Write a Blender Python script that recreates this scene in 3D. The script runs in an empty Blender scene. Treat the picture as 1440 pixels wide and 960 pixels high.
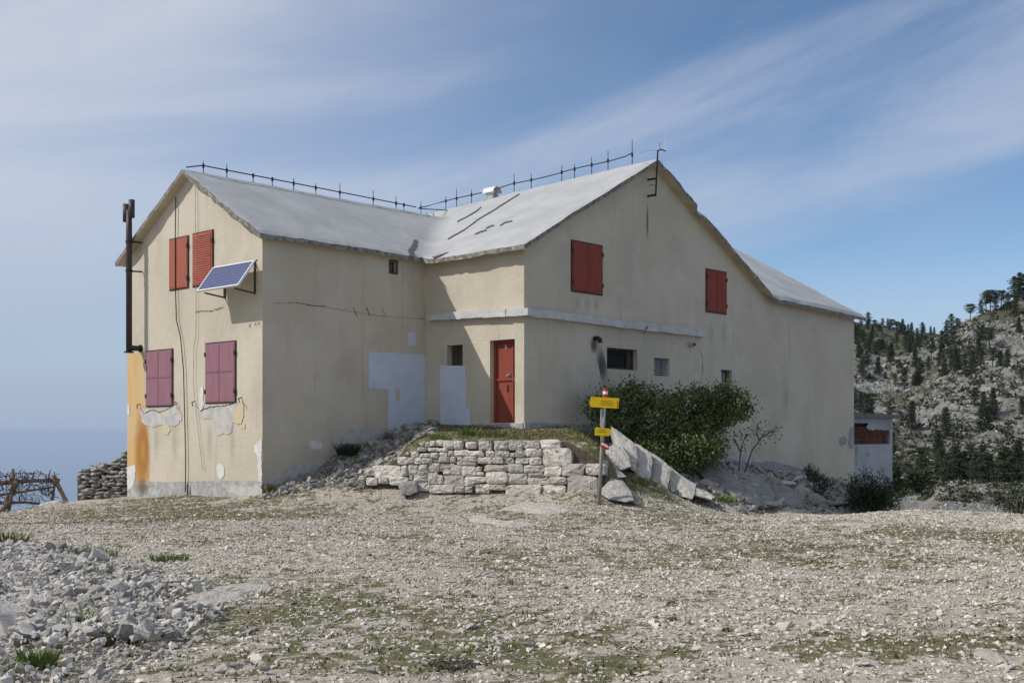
import bpy, bmesh, math, random
import numpy as np
from mathutils import Vector, Matrix
from mathutils.geometry import tessellate_polygon

# ------------------------------------------------------------------ camera, sky, sun
F, HY, EYE = 1617.0, 608.0, 1.6          # focal length and horizon row in photo pixels, eye height in metres
S = bpy.context.scene
C = S.collection
cam_data = bpy.data.cameras.new('camera'); cam = bpy.data.objects.new('camera', cam_data); C.objects.link(cam)
cam.location = (0, 0, EYE); cam.rotation_euler = (math.radians(90), 0, 0)
cam_data.sensor_width = 36; cam_data.lens = 36*F/1440; cam_data.shift_y = (HY-480)/1440
cam_data.clip_start = .1; cam_data.clip_end = 500000
S.camera = cam
S.view_settings.view_transform = 'Standard'; S.view_settings.look = 'None'
S.view_settings.exposure = -0.14; S.view_settings.gamma = 1

TH = math.radians(47.2)
dA = Vector((-math.sin(TH), math.cos(TH))); dB = Vector((math.cos(TH), math.sin(TH)))
# the light travels along +dB, -dA and down (from the shadow of the eaves and of the flue pipe)
LV = Vector((dB.x - .78*dA.x, dB.y - .78*dA.y, -1.17)).normalized()
SUNV = -LV
sun_el = math.asin(SUNV.z); sun_az = math.atan2(SUNV.x, SUNV.y)
sl = bpy.data.lights.new('sun', 'SUN'); sl.energy = 3.95; sl.angle = math.radians(.53); sl.color = (1, .965, .915)
so = bpy.data.objects.new('sun', sl); C.objects.link(so); so.location = (-20, -10, 40)
so.rotation_euler = LV.to_track_quat('-Z', 'Y').to_euler()

W = bpy.data.worlds.new('World'); S.world = W; W.use_nodes = True
nt = W.node_tree; nt.nodes.clear()
def wn(t, **k):
    n = nt.nodes.new(t)
    for a, b in k.items(): setattr(n, a, b)
    return n
sky = wn('ShaderNodeTexSky', sky_type='NISHITA', sun_disc=False, sun_elevation=sun_el, sun_rotation=sun_az,
         altitude=1300, air_density=1.0, dust_density=.0, ozone_density=4.0)
tc = wn('ShaderNodeTexCoord'); sep = wn('ShaderNodeSeparateXYZ'); nt.links.new(tc.outputs['Generated'], sep.inputs[0])
def wmath(op, a, b=None, c=None):
    n = wn('ShaderNodeMath', operation=op)
    for i, v in enumerate((a, b, c)):
        if v is None: continue
        if isinstance(v, (int, float)): n.inputs[i].default_value = v
        else: nt.links.new(v, n.inputs[i])
    return n.outputs[0]
def wnoise(scale, rot, stretch, detail, loc, dist=0.):
    m = wn('ShaderNodeMapping'); m.inputs['Rotation'].default_value = (0, rot, 0)
    nt.links.new(tc.outputs['Generated'], m.inputs[0])
    m2 = wn('ShaderNodeMapping'); m2.inputs['Scale'].default_value = stretch; m2.inputs['Location'].default_value = loc; nt.links.new(m.outputs[0], m2.inputs[0])
    n = wn('ShaderNodeTexNoise'); n.inputs['Scale'].default_value = scale; n.inputs['Detail'].default_value = detail
    n.inputs['Roughness'].default_value = .56; n.inputs['Distortion'].default_value = dist
    nt.links.new(m2.outputs[0], n.inputs['Vector']); return n.outputs['Fac']
def ramp(v, a, b):
    n = wn('ShaderNodeMapRange', interpolation_type='SMOOTHSTEP'); nt.links.new(v, n.inputs['Value'])
    n.inputs['From Min'].default_value = a; n.inputs['From Max'].default_value = b; return n.outputs[0]
n1 = wnoise(1.9, math.radians(14), (.8, .8, 4.6), 8, (4.7, .6, 1.1), .35)      # long cirrus bands
n2 = wnoise(1.3, math.radians(8), (1., 1., 1.7), 3, (5.1, 2.2, 3.0))           # broad veil
dot = wn('ShaderNodeVectorMath', operation='DOT_PRODUCT'); nt.links.new(tc.outputs['Generated'], dot.inputs[0]); dot.inputs[1].default_value = SUNV[:]
sunward = ramp(dot.outputs['Value'], -.02, .42)                                # thin ice cloud scatters most light near the sun
veil = wmath('ADD', wmath('MULTIPLY', ramp(n1, .38, .70), .62), wmath('MULTIPLY', ramp(n2, .36, .70), .22))
veil = wmath('ADD', wmath('MULTIPLY', veil, wmath('ADD', wmath('MULTIPLY', sunward, -.45), .92)), wmath('MULTIPLY', sunward, .82))
veil = wmath('MAXIMUM', wmath('MINIMUM', wmath('SUBTRACT', veil, .10), .96), 0)
low = ramp(sep.outputs['Z'], .16, .015)                                          # long slant path through thin cloud and haze near the horizon, all round
veil = wmath('MAXIMUM', veil, wmath('MULTIPLY', low, .95))
cloudc = wn('ShaderNodeMix', data_type='RGBA'); nt.links.new(ramp(sep.outputs['Z'], .22, .0), cloudc.inputs['Factor'])
cloudc.inputs['A'].default_value = (4.85, 5.3, 6.2, 1); cloudc.inputs['B'].default_value = (3.1, 3.8, 5.0, 1)
mixc = wn('ShaderNodeMix', data_type='RGBA'); nt.links.new(veil, mixc.inputs['Factor']); nt.links.new(cloudc.outputs['Result'], mixc.inputs['B'])
nt.links.new(sky.outputs[0], mixc.inputs['A'])
bg = wn('ShaderNodeBackground'); bg.inputs['Strength'].default_value = .13
nt.links.new(mixc.outputs['Result'], bg.inputs['Color'])
wo = wn('ShaderNodeOutputWorld'); nt.links.new(bg.outputs[0], wo.inputs[0])

# ------------------------------------------------------------------ helpers
rnd = random.Random(7); rng = np.random.default_rng(11)
def sstep(a, b, x):
    t = np.clip((x-a)/(b-a), 0, 1); return t*t*(3-2*t)
def vn(x, y, seed=0):
    x = np.asarray(x, float); y = np.asarray(y, float)
    xi = np.floor(x).astype(np.int64); yi = np.floor(y).astype(np.int64); fx = x-xi; fy = y-yi
    fx = fx*fx*(3-2*fx); fy = fy*fy*(3-2*fy)
    def h(i, j):
        n = (i*374761393 + j*668265263 + seed*97471157) & 0xffffffff
        n = ((n ^ (n >> 13))*1274126177) & 0xffffffff
        return ((n ^ (n >> 16)) & 0xffffff)/16777215.
    a = h(xi, yi)*(1-fx)+h(xi+1, yi)*fx; b = h(xi, yi+1)*(1-fx)+h(xi+1, yi+1)*fx
    return (a*(1-fy)+b*fy)*2-1
def fbm(x, y, octv=4, seed=0, gain=.5):
    s = 0; a = 1; t = 0
    for k in range(octv):
        s = s+a*vn(np.asarray(x)*2**k+17.3*k, np.asarray(y)*2**k-9.1*k, seed+k); t += a; a *= gain
    return s/t
def pix(px, py, d):                       # a photo pixel at a known depth
    return Vector(((px-720)/F*d, d, EYE+(HY-py)/F*d))
def mesh(name, v, f, mats, parent=None, smooth=False, uv=None, mi=None):
    me = bpy.data.meshes.new(name); me.from_pydata([tuple(p) for p in v], [], f); me.update()
    for m in (mats if isinstance(mats, (list, tuple)) else [mats]): me.materials.append(m)
    if mi is not None: me.polygons.foreach_set('material_index', mi)
    if smooth: me.polygons.foreach_set('use_smooth', [True]*len(me.polygons))
    if uv is not None:
        l = me.uv_layers.new(name='UVMap')
        for lp in me.loops: l.data[lp.index].uv = uv[lp.vertex_index]
    o = bpy.data.objects.new(name, me); C.objects.link(o)
    if parent: put(o, parent)
    return o
def put(o, parent):
    o.parent = parent; o.matrix_parent_inverse = Matrix.Translation(-parent.location)   # every location is given in world metres
def bigmesh(name, v, f, m, attrs=None, smooth=False):
    v = np.asarray(v, np.float32); f = np.asarray(f, np.int32); n = f.shape[1]
    me = bpy.data.meshes.new(name); me.vertices.add(len(v)); me.vertices.foreach_set('co', v.ravel())
    me.loops.add(f.size); me.loops.foreach_set('vertex_index', f.ravel())
    me.polygons.add(len(f)); me.polygons.foreach_set('loop_start', np.arange(0, f.size, n, dtype=np.int32))
    me.polygons.foreach_set('loop_total', np.full(len(f), n, np.int32))
    me.update(calc_edges=True); me.materials.append(m)
    me.polygons.foreach_set('use_smooth', np.full(len(f), smooth, bool))
    for k, a in (attrs or {}).items():
        at = me.attributes.new(k, 'FLOAT', 'POINT'); at.data.foreach_set('value', np.asarray(a, np.float32))
    o = bpy.data.objects.new(name, me); C.objects.link(o); return o
def tag(o, label, cat=None, group=None, kind=None):
    o['label'] = label
    if cat: o['category'] = cat
    if group: o['group'] = group
    if kind: o['kind'] = kind
    return o
def thing(name, loc, label, cat, group=None):
    o = bpy.data.objects.new(name, None); C.objects.link(o); o.location = loc; o.empty_display_size = .2
    return tag(o, label, cat, group)
class MB:
    def __init__(s): s.v = []; s.f = []
    def add(s, v, f):
        b = len(s.v); s.v += [Vector(p) for p in v]; s.f += [tuple(i+b for i in q) for q in f]; return s
    def hexa(s, p):                       # 8 points: bottom ring, top ring
        return s.add(p, [(3,2,1,0),(4,5,6,7),(0,1,5,4),(1,2,6,5),(2,3,7,6),(3,0,4,7)])
    def box(s, c, h, rot=None):
        c = Vector(c); R = rot or Matrix.Identity(3)
        P = [c+R @ Vector((x*h[0], y*h[1], z*h[2])) for z in (-1, 1) for x, y in ((-1,-1),(1,-1),(1,1),(-1,1))]
        return s.hexa(P)
    def wbox(s, w, s0, s1, z0, z1, o0, o1, j=0):
        g = lambda: rnd.uniform(-j, j)
        return s.hexa([w.P(a+g(), z+g(), o+g()*.5) for o in (o0, o1) for a, z in ((s0,z0),(s1,z0),(s1,z1),(s0,z1))])
    def tube(s, pts, r, n=8, cap=True):
        pts = [Vector(p) for p in pts]; rr = r if isinstance(r, (list, tuple)) else [r]*len(pts)
        b = len(s.v); up = None
        for i, p in enumerate(pts):
            t = (pts[min(i+1, len(pts)-1)]-pts[max(i-1, 0)]).normalized()
            if up is None: up = t.orthogonal().normalized()
            x = (up-t*up.dot(t)).normalized(); y = t.cross(x); up = x
            for k in range(n):
                a = 2*math.pi*k/n; s.v.append(p+(x*math.cos(a)+y*math.sin(a))*rr[i])
        for i in range(len(pts)-1):
            for k in range(n):
                k2 = (k+1) % n; s.f.append((b+i*n+k, b+i*n+k2, b+(i+1)*n+k2, b+(i+1)*n+k))
        if cap:
            s.f.append(tuple(b+k for k in reversed(range(n)))); e = b+(len(pts)-1)*n; s.f.append(tuple(e+k for k in range(n)))
        return s
    def build(s, name, m, parent=None, smooth=False): return mesh(name, s.v, s.f, m, parent, smooth)

# ------------------------------------------------------------------ materials
def mk(name, cols, scale=3., rough=.9, stretch=(1,1,1), bump=None, metal=0., attr=None, objrand=0., extra=None, lo=.35, hi=.65, spec=.3, tint=None):
    """cols: 2 colours mixed by noise; extra: list of (colour, scale, stretch, lo, hi, amount); bump: list of (scale, strength, distance, stretch)"""
    m = bpy.data.materials.new(name); m.use_nodes = True; t = m.node_tree; L = t.links.new
    P = t.nodes['Principled BSDF']; P.inputs['Roughness'].default_value = rough; P.inputs['Metallic'].default_value = metal
    P.inputs['Specular IOR Level'].default_value = spec
    g = t.nodes.new('ShaderNodeNewGeometry')
    def noise(sc, st, detail=6, seed=0.):
        mp = t.nodes.new('ShaderNodeMapping'); mp.inputs['Scale'].default_value = st; mp.inputs['Location'].default_value = (seed, seed*1.7, seed*.6)
        L(g.outputs['Position'], mp.inputs[0])
        n = t.nodes.new('ShaderNodeTexNoise'); n.inputs['Scale'].default_value = sc; n.inputs['Detail'].default_value = detail; n.inputs['Roughness'].default_value = .6
        L(mp.outputs[0], n.inputs['Vector']); return n.outputs['Fac']
    def rmp(v, a, b, top=1.):
        n = t.nodes.new('ShaderNodeMapRange'); n.interpolation_type = 'SMOOTHSTEP'; L(v, n.inputs['Value'])
        n.inputs['From Min'].default_value = a; n.inputs['From Max'].default_value = b; n.inputs['To Max'].default_value = top; return n.outputs[0]
    def mix(f, a, b, bl='MIX'):
        n = t.nodes.new('ShaderNodeMix'); n.data_type = 'RGBA'; n.blend_type = bl
        for s_, v in (('Factor', f), ('A', a), ('B', b)):
            if isinstance(v, (int, float)): n.inputs[s_].default_value = v
            elif isinstance(v, (tuple, list)): n.inputs[s_].default_value = (*v[:3], 1)
            else: L(v, n.inputs[s_])
        return n.outputs['Result']
    col = mix(rmp(noise(scale, stretch), lo, hi), cols[0], cols[1])
    for i, (c, sc, st, a, b, am) in enumerate(extra or []):
        col = mix(rmp(noise(sc, st, 7, 3.3+i*5), a, b, am), col, c)
    if attr:                               # (attribute name, colour, fine scale)
        an = t.nodes.new('ShaderNodeAttribute'); an.attribute_name = attr[0]
        ad = t.nodes.new('ShaderNodeMath'); ad.operation = 'ADD'; L(an.outputs['Fac'], ad.inputs[0])
        sb = t.nodes.new('ShaderNodeMath'); sb.operation = 'MULTIPLY_ADD'; L(noise(attr[2], (1,1,1), 5, 9.), sb.inputs[0]); sb.inputs[1].default_value = 1.5; sb.inputs[2].default_value = -.75
        L(sb.outputs[0], ad.inputs[1])
        gc = mix(rmp(noise(attr[2]*.2, (1,1,1), 4, 2.), .35, .65), attr[1], attr[3])
        col = mix(rmp(ad.outputs[0], .38, .62), col, gc)
    if objrand:
        oi = t.nodes.new('ShaderNodeObjectInfo'); col = mix(1., col, rmp_rgb(t, oi.outputs['Random'], 1-objrand, 1+objrand*.6), 'MULTIPLY')
    if tint:
        an = t.nodes.new('ShaderNodeAttribute'); an.attribute_name = 'tint'; col = mix(1., col, rmp_rgb(t, an.outputs['Fac'], 1-tint, 1+tint*.6), 'MULTIPLY')
    L(col, P.inputs['Base Color'])
    last = None
    for i, (sc, stg, dist, st) in enumerate(bump or []):
        b = t.nodes.new('ShaderNodeBump'); b.inputs['Strength'].default_value = stg; b.inputs['Distance'].default_value = dist
        L(noise(sc, st, 8, 1.+i), b.inputs['Height'])
        if last: L(last, b.inputs['Normal'])
        last = b.outputs[0]
    if last: L(last, P.inputs['Normal'])
    return m
def rmp_rgb(t, v, a, b):
    n = t.nodes.new('ShaderNodeMapRange'); t.links.new(v, n.inputs['Value']); n.inputs['To Min'].default_value = a; n.inputs['To Max'].default_value = b
    return n.outputs[0]
I = (1, 1, 1); VS = (5, 5, .35)
GR = (.12, .115, .10)
M = {}
M['plaster'] = mk('cream_plaster', [(.585,.52,.41), (.515,.455,.35)], .5, .95, bump=[(60, .5, .014, I), (22, .5, .022, I), (6, .35, .03, I)],
    extra=[((.38,.33,.25), 1.0, VS, .54, .78, .55), ((.47,.41,.32), .8, (1,1,.8), .50, .66, .55), ((.62,.57,.475), 2.2, (1,1,.5), .56, .72, .5), ((.28,.25,.20), 3., (7,7,.22), .62, .80, .5), ((.66,.55,.36), .35, I, .55, .75, .35)])
M['orange_pale'] = mk('faded_orange_paint', [(.58,.42,.22), (.60,.36,.13)], 1.6, .95, stretch=(2,2,.5), bump=[(55,.3,.01,I)], extra=[((.55,.47,.34), 2.5, VS, .5, .72, .7)])
M['orange'] = mk('orange_paint', [(.56,.30,.085), (.50,.24,.06)], 1.2, .95, stretch=(2,2,.4), bump=[(55,.3,.01,I)], extra=[((.62,.52,.36), 3, VS, .58, .78, .6)])
M['grey_plaster'] = mk('bare_grey_plaster', [(.42,.41,.39), (.54,.52,.48)], 5, .95, bump=[(40,.5,.015,I)], extra=[((.30,.285,.26), 9, I, .6, .75, .6), ((.56,.50,.40), 4, I, .52, .62, .85)])
M['white_patch'] = mk('fresh_white_patch', [(.70,.685,.65), (.60,.58,.53)], 6, .9, bump=[(50,.3,.01,I)])
M['blue_white'] = mk('cool_white_paint', [(.60,.64,.73), (.54,.58,.66)], 2, .9, bump=[(50,.3,.01,I)], extra=[((.46,.46,.47), 5, VS, .6, .8, .4)])
M['yellow_patch'] = mk('yellow_stain', [(.60,.49,.28), (.57,.48,.33)], 7, .95, bump=[(50,.3,.01,I)])
M['concrete'] = mk('weathered_concrete', [(.46,.45,.43), (.30,.295,.285)], 6, .95, bump=[(30,.6,.02,I)], extra=[((.60,.58,.54), 12, I, .58, .7, .6), ((.15,.145,.13), 18, I, .64, .76, .6)])
M['ledge'] = mk('ledge_concrete', [(.56,.55,.53), (.46,.46,.45)], 4, .95, bump=[(30,.6,.02,I)], extra=[((.68,.67,.64), 9, I, .55, .7, .6), ((.2,.2,.19), 22, I, .66, .76, .6)])
M['roof'] = mk('pale_roof_coating', [(.42,.415,.405), (.35,.347,.34)], .9, .8, bump=[(14,.25,.02,I), (2.5,.3,.03,I)], extra=[((.31,.315,.32), 3, (1,1,1), .58, .76, .5), ((.50,.50,.49), 5, I, .6, .72, .5)])
M['roof_edge'] = mk('crumbling_roof_edge', [(.13,.12,.10), (.30,.28,.24)], 9, .95, bump=[(25,.8,.03,I)], extra=[((.55,.53,.48), 7, I, .60, .68, .9)])
M['soffit'] = mk('cream_soffit', [(.55,.47,.34), (.46,.38,.26)], 2, .95, bump=[(40,.3,.01,I)])
M['tar'] = mk('dark_tar', [(.075,.08,.085), (.11,.115,.12)], 8, .7)
M['red'] = mk('faded_red_paint', [(.27,.060,.036), (.225,.050,.031)], 3, .8, stretch=(4,4,.6), bump=[(60,.15,.004,I)], extra=[((.46,.16,.11), 6, VS, .6, .75, .4), ((.2,.05,.035), 9, VS, .66, .8, .4)])
M['red_worn'] = mk('worn_red_paint', [(.40,.115,.075), (.33,.088,.055)], 4, .75, stretch=(1,1,6), bump=[(60,.2,.004,I)], extra=[((.15,.08,.06), 3, (1,1,7), .58, .72, .7)])
M['red_pale'] = mk('pale_red_paint', [(.36,.105,.068), (.31,.088,.056)], 3, .8, stretch=(3,3,.5), bump=[(60,.15,.004,I)])  # paler red for the left upper shutter of the gable
M['purple'] = mk('purple_red_paint', [(.285,.135,.168), (.25,.118,.146)], 3, .6, stretch=(3,3,.6), bump=[(60,.15,.004,I)], extra=[((.36,.15,.17), 5, VS, .6, .78, .4)])
M['iron'] = mk('rusty_iron', [(.035,.03,.028), (.08,.05,.035)], 14, .8, metal=.2)
M['flue'] = mk('dark_brown_flue', [(.050,.040,.040), (.070,.055,.052)], 4, .55, metal=.1)
M['black'] = mk('black_metal', [(.018,.018,.019), (.03,.03,.03)], 9, .6)
M['galv'] = mk('galvanised_metal', [(.42,.43,.44), (.52,.53,.54)], 9, .45, metal=.7)
M['dark_room'] = mk('dark_interior', [(.012,.012,.013), (.02,.019,.018)], 3, .9)
M['timber_dark'] = mk('dark_old_timber', [(.05,.038,.03), (.09,.07,.055)], 6, .85, stretch=(8,8,1))
M['curtain'] = mk('white_curtain', [(.55,.56,.60), (.42,.43,.47)], 5, .95, stretch=(12,12,.3))
M['old_curtain'] = mk('old_curtain', [(.24,.25,.22), (.17,.175,.155)], 5, .95, stretch=(9,9,.4))
M['slab'] = mk('dark_slab_concrete', [(.20,.195,.17), (.13,.125,.105)], 4, .95, bump=[(30,.6,.02,I)])  # dark mottled concrete of the annex roof slab
M['white_metal'] = mk('white_cap_metal', [(.72,.72,.70), (.62,.62,.61)], 8, .5, spec=.5)
M['brick'] = mk('hollow_red_brick', [(.24,.115,.072), (.16,.078,.052)], 14, .95, objrand=.3, bump=[(40,.4,.01,I)])
M['annex'] = mk('dirty_white_render', [(.44,.43,.44), (.36,.355,.36)], 1.2, .95, bump=[(40,.4,.012,I)], extra=[((.30,.29,.28), 3, (3,3,.5), .6, .78, .5)])
M['patch_dark'] = mk('fallen_render_patch', [(.27,.265,.25), (.35,.34,.32)], 6, .95, bump=[(40,.5,.012,I)])
M['alu'] = mk('white_aluminium', [(.75,.76,.77), (.68,.69,.70)], 6, .4, metal=.3)
M['yellow'] = mk('yellow_sign', [(.80,.52,.005), (.74,.46,.005)], 4, .5)
M['sign_ink'] = mk('sign_ink', [(.05,.045,.02), (.08,.07,.03)], 9, .7)
M['sign_dots'] = mk('sign_dots', [(.35,.03,.015), (.25,.03,.02)], 9, .7)
M['sign_red'] = mk('marker_red', [(.55,.03,.02), (.45,.03,.02)], 9, .5)
M['sign_white'] = mk('marker_white', [(.78,.78,.76), (.7,.7,.68)], 9, .5)
M['post'] = mk('grey_post', [(.30,.29,.27), (.22,.21,.20)], 8, .8, stretch=(5,5,.6))
STX = [((.78,.74,.68), 6, I, .54, .68, .6), ((.20,.185,.16), 16, I, .58, .70, .7), ((.36,.315,.25), 4, I, .54, .70, .6)]
STB = [(9, .9, .06, I), (34, .9, .025, I)]
M['stone'] = mk('pale_limestone', [(.66,.605,.53), (.52,.475,.41)], 3.5, .95, objrand=.30, bump=STB, extra=STX)
M['rock'] = mk('craggy_limestone', [(.52,.485,.43), (.41,.38,.335)], 3, .95, objrand=.18, bump=STB, extra=STX)
M['bedrock'] = mk('worn_bedrock', [(.49,.45,.39), (.40,.36,.305)], 5, .95, bump=STB, extra=[((.36,.32,.265), 8, I, .52, .68, .8), ((.62,.59,.53), 14, I, .58, .7, .6)])
M['stone_dark'] = mk('grey_limestone', [(.36,.34,.31), (.27,.255,.23)], 3.5, .95, objrand=.3, bump=STB, extra=[((.50,.48,.44), 5, I, .6, .74, .5), ((.14,.13,.115), 13, I, .6, .74, .5)])
M['rubble'] = mk('rubble_limestone', [(.51,.475,.43), (.39,.36,.32)], 6, .95, objrand=.38, tint=None, bump=STB, extra=STX)
M['gravel'] = mk('gravel_limestone', [(.61,.55,.47), (.47,.42,.35)], 9, .95, tint=.42, bump=[(38,.5,.01,I)])
M['scree'] = mk('scree_limestone', [(.53,.49,.44), (.40,.37,.325)], 9, .95, tint=.45, bump=[(38,.5,.01,I)])
M['ground'] = mk('stony_ground', [(.46,.405,.335), (.335,.29,.23)], 7, 1., bump=[(30,.8,.03,I), (95,.6,.012,I)], attr=('grass', (.105,.105,.042), 9., (.15,.135,.065)),
    extra=[((.50,.47,.43), 16, I, .52, .66, .7), ((.17,.145,.11), 24, I, .58, .70, .6), ((.42,.35,.29), .5, I, .52, .7, .5)])
M['grass'] = mk('short_grass', [(.125,.125,.042), (.20,.17,.075)], 3, .95, tint=.45)
M['tuft'] = mk('green_tuft', [(.12,.17,.035), (.17,.21,.06)], 6, .9, tint=.4)
M['soil'] = mk('dark_soil', [(.07,.058,.045), (.12,.10,.08)], 8, 1., bump=[(40,.8,.03,I)])
M['leaf'] = mk('bush_leaves', [(.075,.108,.030), (.125,.155,.045)], 3, .6, tint=.55)
M['leaf_dry'] = mk('sapling_leaves', [(.075,.085,.035), (.10,.10,.045)], 3, .7, tint=.4)
M['needle'] = mk('dwarf_pine_needles', [(.020,.034,.014), (.032,.048,.018)], 3, .8, tint=.4)
M['twig'] = mk('twig_bark', [(.10,.08,.065), (.16,.135,.11)], 9, .95)
M['log'] = mk('barked_log', [(.17,.115,.08), (.27,.20,.15)], 9, .95, stretch=(1,1,1), bump=[(30,.6,.02,I)])
M['brush'] = mk('dead_brush', [(.10,.075,.06), (.15,.115,.09)], 8, .95)
M['pine'] = mk('pine_foliage', [(.036,.052,.027), (.062,.078,.038)], .5, .9, tint=.45, objrand=.35)
M['pine_bark'] = mk('pine_bark', [(.09,.075,.06), (.13,.11,.09)], 3, .95)
M['hill'] = mk('karst_hillside', [(.27,.26,.235), (.17,.165,.145)], .12, 1., attr=('grass', (.075,.080,.042), .22, (.13,.12,.08)),
    bump=[(.5,1.,1.6,I), (2.2,1.,.5,I)], extra=[((.37,.36,.34), .045, I, .50, .60, .6), ((.36,.35,.325), .55, I, .52, .66, .8), ((.085,.085,.07), .8, I, .56, .68, .8), ((.16,.15,.12), 2.4, I, .54, .68, .6)])
M['scrub'] = mk('hill_scrub', [(.040,.048,.025), (.085,.082,.048)], .3, .95, tint=.4)
def solar_mat():
    m = bpy.data.materials.new('solar_cells'); m.use_nodes = True; t = m.node_tree; L = t.links.new; P = t.nodes['Principled BSDF']
    u = t.nodes.new('ShaderNodeUVMap'); s = t.nodes.new('ShaderNodeSeparateXYZ'); L(u.outputs[0], s.inputs[0])
    def line(o, n, w):
        a = t.nodes.new('ShaderNodeMath'); a.operation = 'MULTIPLY'; L(o, a.inputs[0]); a.inputs[1].default_value = n
        b = t.nodes.new('ShaderNodeMath'); b.operation = 'FRACT'; L(a.outputs[0], b.inputs[0])
        c = t.nodes.new('ShaderNodeMath'); c.operation = 'LESS_THAN'; L(b.outputs[0], c.inputs[0]); c.inputs[1].default_value = w; return c.outputs[0]
    mx = t.nodes.new('ShaderNodeMath'); mx.operation = 'MAXIMUM'; L(line(s.outputs[0], 12, .05), mx.inputs[0]); L(line(s.outputs[1], 8, .12), mx.inputs[1])
    mm = t.nodes.new('ShaderNodeMix'); mm.data_type = 'RGBA'; L(mx.outputs[0], mm.inputs['Factor'])
    mm.inputs['A'].default_value = (.036,.050,.145,1); mm.inputs['B'].default_value = (.20,.225,.31,1)
    L(mm.outputs['Result'], P.inputs['Base Color']); P.inputs['Roughness'].default_value = .4; P.inputs['Specular IOR Level'].default_value = .3; return m
M['solar'] = solar_mat()
def stain_mat(name, col, strength):
    m = bpy.data.materials.new(name); m.use_nodes = True; t = m.node_tree; L = t.links.new; P = t.nodes['Principled BSDF']
    P.inputs['Base Color'].default_value = (*col, 1); P.inputs['Roughness'].default_value = .95
    u = t.nodes.new('ShaderNodeUVMap'); mp = t.nodes.new('ShaderNodeMapping'); mp.inputs['Location'].default_value = (-1,-1,0); mp.inputs['Scale'].default_value = (2,2,1)
    L(u.outputs[0], mp.inputs[0]); n = t.nodes.new('ShaderNodeVectorMath'); n.operation = 'LENGTH'; L(mp.outputs[0], n.inputs[0])
    r = t.nodes.new('ShaderNodeMapRange'); r.interpolation_type = 'SMOOTHSTEP'; L(n.outputs['Value'], r.inputs['Value'])
    r.inputs['From Min'].default_value = 1.; r.inputs['From Max'].default_value = .1; r.inputs['To Max'].default_value = strength
    L(r.outputs[0], P.inputs['Alpha']); return m
M['soot'] = stain_mat('soot_stain', (.03,.03,.03), .6)
M['rust'] = stain_mat('rust_stain', (.20,.11,.04), .6)
M['orange_run'] = stain_mat('orange_run', (.50,.235,.055), .85)
M['damp'] = stain_mat('damp_stain', (.26,.24,.21), .16)
def sea_mat():
    m = bpy.data.materials.new('sea_water'); m.use_nodes = True; P = m.node_tree.nodes['Principled BSDF']
    P.inputs['Base Color'].default_value = (.05,.12,.20,1); P.inputs['Roughness'].default_value = .25; P.inputs['IOR'].default_value = 1.33; return m
M['sea'] = sea_mat()

# ------------------------------------------------------------------ plan of the hut (from the photo's wall corners; door 2 m)
D3 = 27.0
C3 = Vector(((737-720)/F*D3, D3))
class Wall:
    def __init__(s, O, u, n): s.O, s.u, s.n = O.copy(), u.copy(), n.copy()
    def P(s, a, z, o=0.): q = s.O+s.u*a+s.n*o; return Vector((q.x, q.y, z))
    def wp(s, px, py, o=0.):
        r = Vector(((px-720)/F, 1.)); Q = s.O+s.n*o
        det = r.x*(-s.u.y)+s.u.x*r.y; k = (Q.x*(-s.u.y)+s.u.x*Q.y)/det; a = (r.x*Q.y-r.y*Q.x)/det
        # k*r = Q + a*u
        a = ((k*r-Q).dot(s.u)); return a, EYE+(HY-py)/F*k
W3 = Wall(C3, dA, -dB); W4 = Wall(C3, dB, -dA)
t3 = W3.wp(598, 480)[0]; C2 = C3+dA*t3
w2 = Wall(C2, dB, -dA); s2 = -w2.wp(369, 500)[0]; C1 = C2-dB*s2
W2 = Wall(C1, dB, -dA); W1 = Wall(C1, dA, -dB)
u1 = W1.wp(179, 500)[0]; v4 = W4.wp(1201, 500)[0]
C0 = C1+dA*u1; C4 = C3+dB*v4
AB = lambda a, b, z=0.: Vector((C3.x+dA.x*a+dB.x*b, C3.y+dA.y*a+dB.y*b, z))
b_apex = W4.wp(914, 229)[0]; b_kink = W4.wp(1080, 418)[0]
aR = t3+u1/2                                # ridge line of the left wing
DEEP = 9.75
print('plan', t3, s2, u1, v4, b_apex, b_kink, C1, C4)
def zat(p, py): return EYE+(HY-py)/F*p.y
OH = .27
z_apex = zat(AB(-OH, b_apex), 223); z_e3 = zat(AB(0, 0), 337); z_kink = zat(AB(-OH, b_kink), 416); z_end = zat(AB(-OH, v4+.3), 444)
z_lr = zat(AB(aR, -s2-.22), 237); z_le = zat(AB(t3-.2, -s2-.22), 326)
def smax(a, b, k=.22):
    h = np.clip(.5+.5*(a-b)/k, 0, 1); return b*(1-h)+a*h+k*h*(1-h)
def roof_z(a, b):
    a = np.asarray(a, float); b = np.asarray(b, float)
    mw = (z_apex-z_e3)/b_apex; me = (z_apex-z_kink)/(b_kink-b_apex)
    main = np.where(b < b_apex, z_apex-mw*(b_apex-b), z_apex-me*(b-b_apex))
    main = main-a*(.012+.024*np.clip(b/b_apex, 0, 1))
    sl = (z_lr-z_le)/(aR-t3+.2); left = z_lr-sl*np.abs(a-aR)-np.where(b > 3.6, 20*(b-3.6), 0)
    ez = z_kink+(z_end-z_kink)*(b-b_kink)/(v4+.3-b_kink); right = ez+.555*np.minimum(a+OH, 2*4.87+OH-a)-np.where(b < 5., 20*(5-b), 0)
    return smax(smax(main, left), right, .12)

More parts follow.
